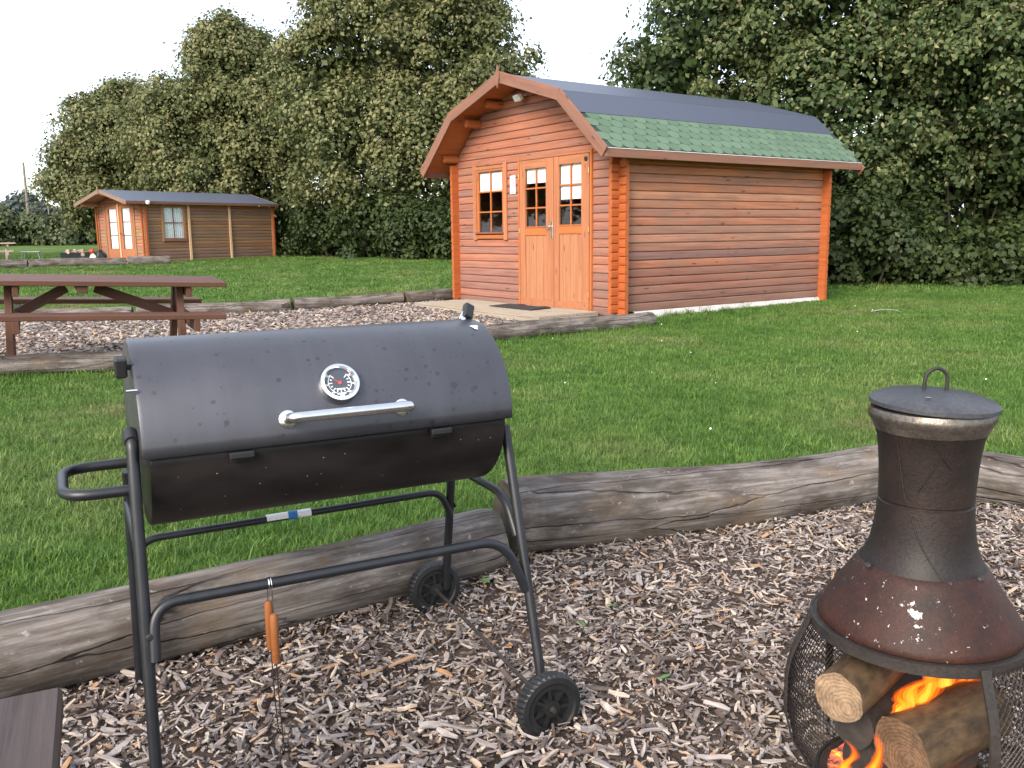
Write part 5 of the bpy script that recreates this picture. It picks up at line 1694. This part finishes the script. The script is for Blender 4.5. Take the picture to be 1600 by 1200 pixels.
def rz(n, tilt=.12): 
    r_ = np.zeros((n, 3)); r_[:, 2] = rg.uniform(0, 2 * PI, n); r_[:, :2] = rg.normal(0, tilt, (n, 2)); return r_
near_src = [source('tuft', tuft(s, 18, .036, .045, .0016), M_grass) for s in range(5)]
P = lawn_points(2.0, 6.5, 950)
scatter('grass', P, rz(len(P)), rg.uniform(.6, 1.25, len(P)) * (1 + .5 * (rg.random(len(P)) < .04)), near_src)['label'] = 'short mown grass growing behind the edging logs'
mid_src = [source('tuft', tuft(40 + s, 20, .036, .08, .0028), M_grass) for s in range(4)]
P = lawn_points(6.5, 15, 330)
scatter('grass', P, rz(len(P)), rg.uniform(.6, 1.2, len(P)), mid_src)['label'] = 'mown grass growing on the middle lawn'
far_src = [source('tuft', tuft(60 + s, 24, .042, .18, .006), M_grass) for s in range(4)]
P = lawn_points(15, 42, 55)
scatter('grass', P, rz(len(P)), rg.uniform(.6, 1.2, len(P)), far_src)['label'] = 'mown grass growing on the far lawn'
# longer unmown tufts along the logs and at the wall foot
def along(p, q, n, spread):
    t = rg.random(n); d = np.array(q) - np.array(p); nn = np.array([-d[1], d[0]]) / np.linalg.norm(d)
    xy = np.array(p) + t[:, None] * d + nn * np.abs(rg.normal(0, spread, n))[:, None]
    return np.concatenate([xy, TZ(xy[:, 1])[:, None]], 1)
long_src = [source('tuft', tuft(80 + s, 12, .09, .05, .0022), M_grass) for s in range(4)]
P = np.concatenate([along((-2.4, 1.85), (-.1, 3.27), 420, .08), along((-.05, 3.36), (1.7, 4.04), 360, .08), along((1.8, 4.1), (3.4, 3.1), 120, .08)])
P2 = np.concatenate([along((1.72, 10.7), (-.68, 9.08), 60, .06), along((-.75, 9.08), (-4.5, 7.6), 130, .08), along((5.0, 14.1), (1.8, 11.6), 120, .05)])
P = np.concatenate([P, P2])
scatter('tall_grass', P, rz(len(P), .2), rg.uniform(.6, 1.3, len(P)), long_src)['label'] = 'longer uncut grass tufts growing along the logs'
# white clover heads
def clover():
    bm = bmesh.new(); bmesh.ops.create_icosphere(bm, subdivisions=1, radius=.0055, matrix=Matrix.Translation((0, 0, .05))); return bm_mesh(bm, 'clover')
P = lawn_points(2.6, 13, .4)
scatter('clover_flowers', P, rz(len(P)), rg.uniform(.7, 1.3, len(P)), [source('clover_head', clover(), M_plaque)])['label'] = 'small white clover flowers dotted over the lawn'

# bark chips
def chip_mat():
    m, n, l, b = newmat('bark_chip')
    oi = n.new('ShaderNodeObjectInfo')
    r = ramp(n, [(0.0, (.055, .040, .034)), (0.2, (.115, .088, .075)), (0.4, (.19, .158, .145)), (0.58, (.27, .238, .228)), (0.75, (.34, .305, .285)), (0.9, (.45, .375, .305)), (1.0, (.30, .17, .09))])
    l.new(oi.outputs['Random'], r.inputs[0])
    v = objvec(n, l, (18, 110, 110))
    g = noise_tex(n, l, v, 1.0, 4, .6)
    gr = ramp(n, [(0.3, (0.65,) * 3), (0.7, (1.25,) * 3)]); l.new(g.outputs[0], gr.inputs[0])
    c = mixrgb(n, l, 'MULTIPLY', 1, r.outputs[0], gr.outputs[0])
    l.new(c, b.inputs['Base Color'])
    b.inputs['Roughness'].default_value = .85
    b.inputs['Specular IOR Level'].default_value = .25
    bump(n, l, g.outputs[0], b, .4, .002)
    return m
M_chip = chip_mat()
def chip(seed, L, w, th):
    r = random.Random(seed)
    st = [-.5, -.2, .15, .5]
    V, F = [], []
    for i, t in enumerate(st):
        ww = w * (r.uniform(.45, 1.0) if i in (0, 3) else r.uniform(.75, 1.15)); oy = r.uniform(-.2, .2) * w; oz = th * r.uniform(-.5, .5)
        for (a, b_) in ((-1, -1), (1, -1), (1, 1), (-1, 1)):
            V.append((t * L, oy + a * ww / 2 * r.uniform(.85, 1.15), oz + b_ * th / 2 * r.uniform(.7, 1.2)))
    for i in range(3):
        for k in range(4):
            k2 = (k + 1) % 4
            F.append((i * 4 + k, i * 4 + k2, (i + 1) * 4 + k2, (i + 1) * 4 + k))
    F += [(3, 2, 1, 0), (12, 13, 14, 15)]
    return mesh_from('chip', V, F)
rc = random.Random(9)
chip_meshes = [chip(s, rc.uniform(.012, .046), rc.uniform(.005, .012), rc.uniform(.002, .005)) for s in range(20)]
chip_src = [source('chip', m_, M_chip) for m_ in chip_meshes]
n = 95000
x = rg.uniform(-2.2, 3.4, n); y = rg.uniform(.9, 4.05, n)
k = inpoly(x, y, PIT); x, y = x[k], y[k]
hz_ = .008 + .004 * (np.sin(x * 2.1 + 1) * np.cos(y * 1.7)) + rg.random(len(x)) ** 1.6 * .026
P = np.stack([x, y, TZ(y) + hz_], 1)
ro = np.stack([rg.normal(0, .35, len(x)), rg.normal(0, .3, len(x)), rg.uniform(0, 2 * PI, len(x))], 1)
s_o = scatter('chip_litter', P, ro, rg.uniform(.5, 1.25, len(x)) ** 1.2, chip_src, parent=pit)
n = 26000
x = rg.uniform(-7.5, 1.6, n); y = rg.uniform(7.1, 14.5, n)
k = inpoly(x, y, BED2); x, y = x[k], y[k]
P = np.stack([x, y, TZ(y) + .006 + rg.random(len(x)) * .016], 1)
ro = np.stack([rg.normal(0, .3, len(x)), rg.normal(0, .3, len(x)), rg.uniform(0, 2 * PI, len(x))], 1)
far_chip = [source('chip', chip(100 + s, rc.uniform(.05, .10), rc.uniform(.018, .03), .007), M_chip) for s in range(8)]
scatter('chip_litter', P, ro, rg.uniform(.6, 1.2, len(x)), far_chip, parent=bed2)
# the largest chips singly
big = [chip(200 + s, rc.uniform(.05, .10), rc.uniform(.009, .019), rc.uniform(.004, .007)) for s in range(12)]
for m_ in big: m_.materials.append(M_chip)
cnt = 0
while cnt < 300:
    yy = rc.uniform(1.45, 3.6) if rc.random() < .6 else rc.uniform(1.45, 2.4)
    xx = rc.uniform(-.62 * yy, .64 * yy)
    if not bool(inpoly(np.array([xx]), np.array([yy]), PIT)[0]): continue
    o = bpy.data.objects.new('wood_chip', big[cnt % 12]); COL.objects.link(o)
    o.parent = pit
    o.location = (xx, yy, tz(yy) + .030 + rc.random() * .012)
    o.rotation_euler = (rc.gauss(0, .25), rc.gauss(0, .16), rc.uniform(0, 2 * PI))
    s = rc.uniform(.65, 1.15); o.scale = (s, s, s)
    cnt += 1
# stray green leaves on the chips
lm = mesh_from('leaf', [(-.02, 0, 0), (-.004, .011, .003), (.016, .007, .004), (.024, 0, .002), (.016, -.007, .004), (-.004, -.011, .003)], [(0, 1, 2, 3), (0, 3, 4, 5)])
M_leafg = simple('fresh_green_leaf', (.07, .17, .03), .5, var=.2)
lm.materials.append(M_leafg)
for xx, yy in ((.32, 2.72), (.21, 2.60), (.42, 2.30), (-.1, 2.9)):
    o = add('fallen_leaf', lm, None, None, (xx, yy, tz(yy) + .045), (.2, .1, xx * 9))
    tag(o, 'small fresh green leaf lying on the wood chips', 'leaf', 'green leaves on the chips')
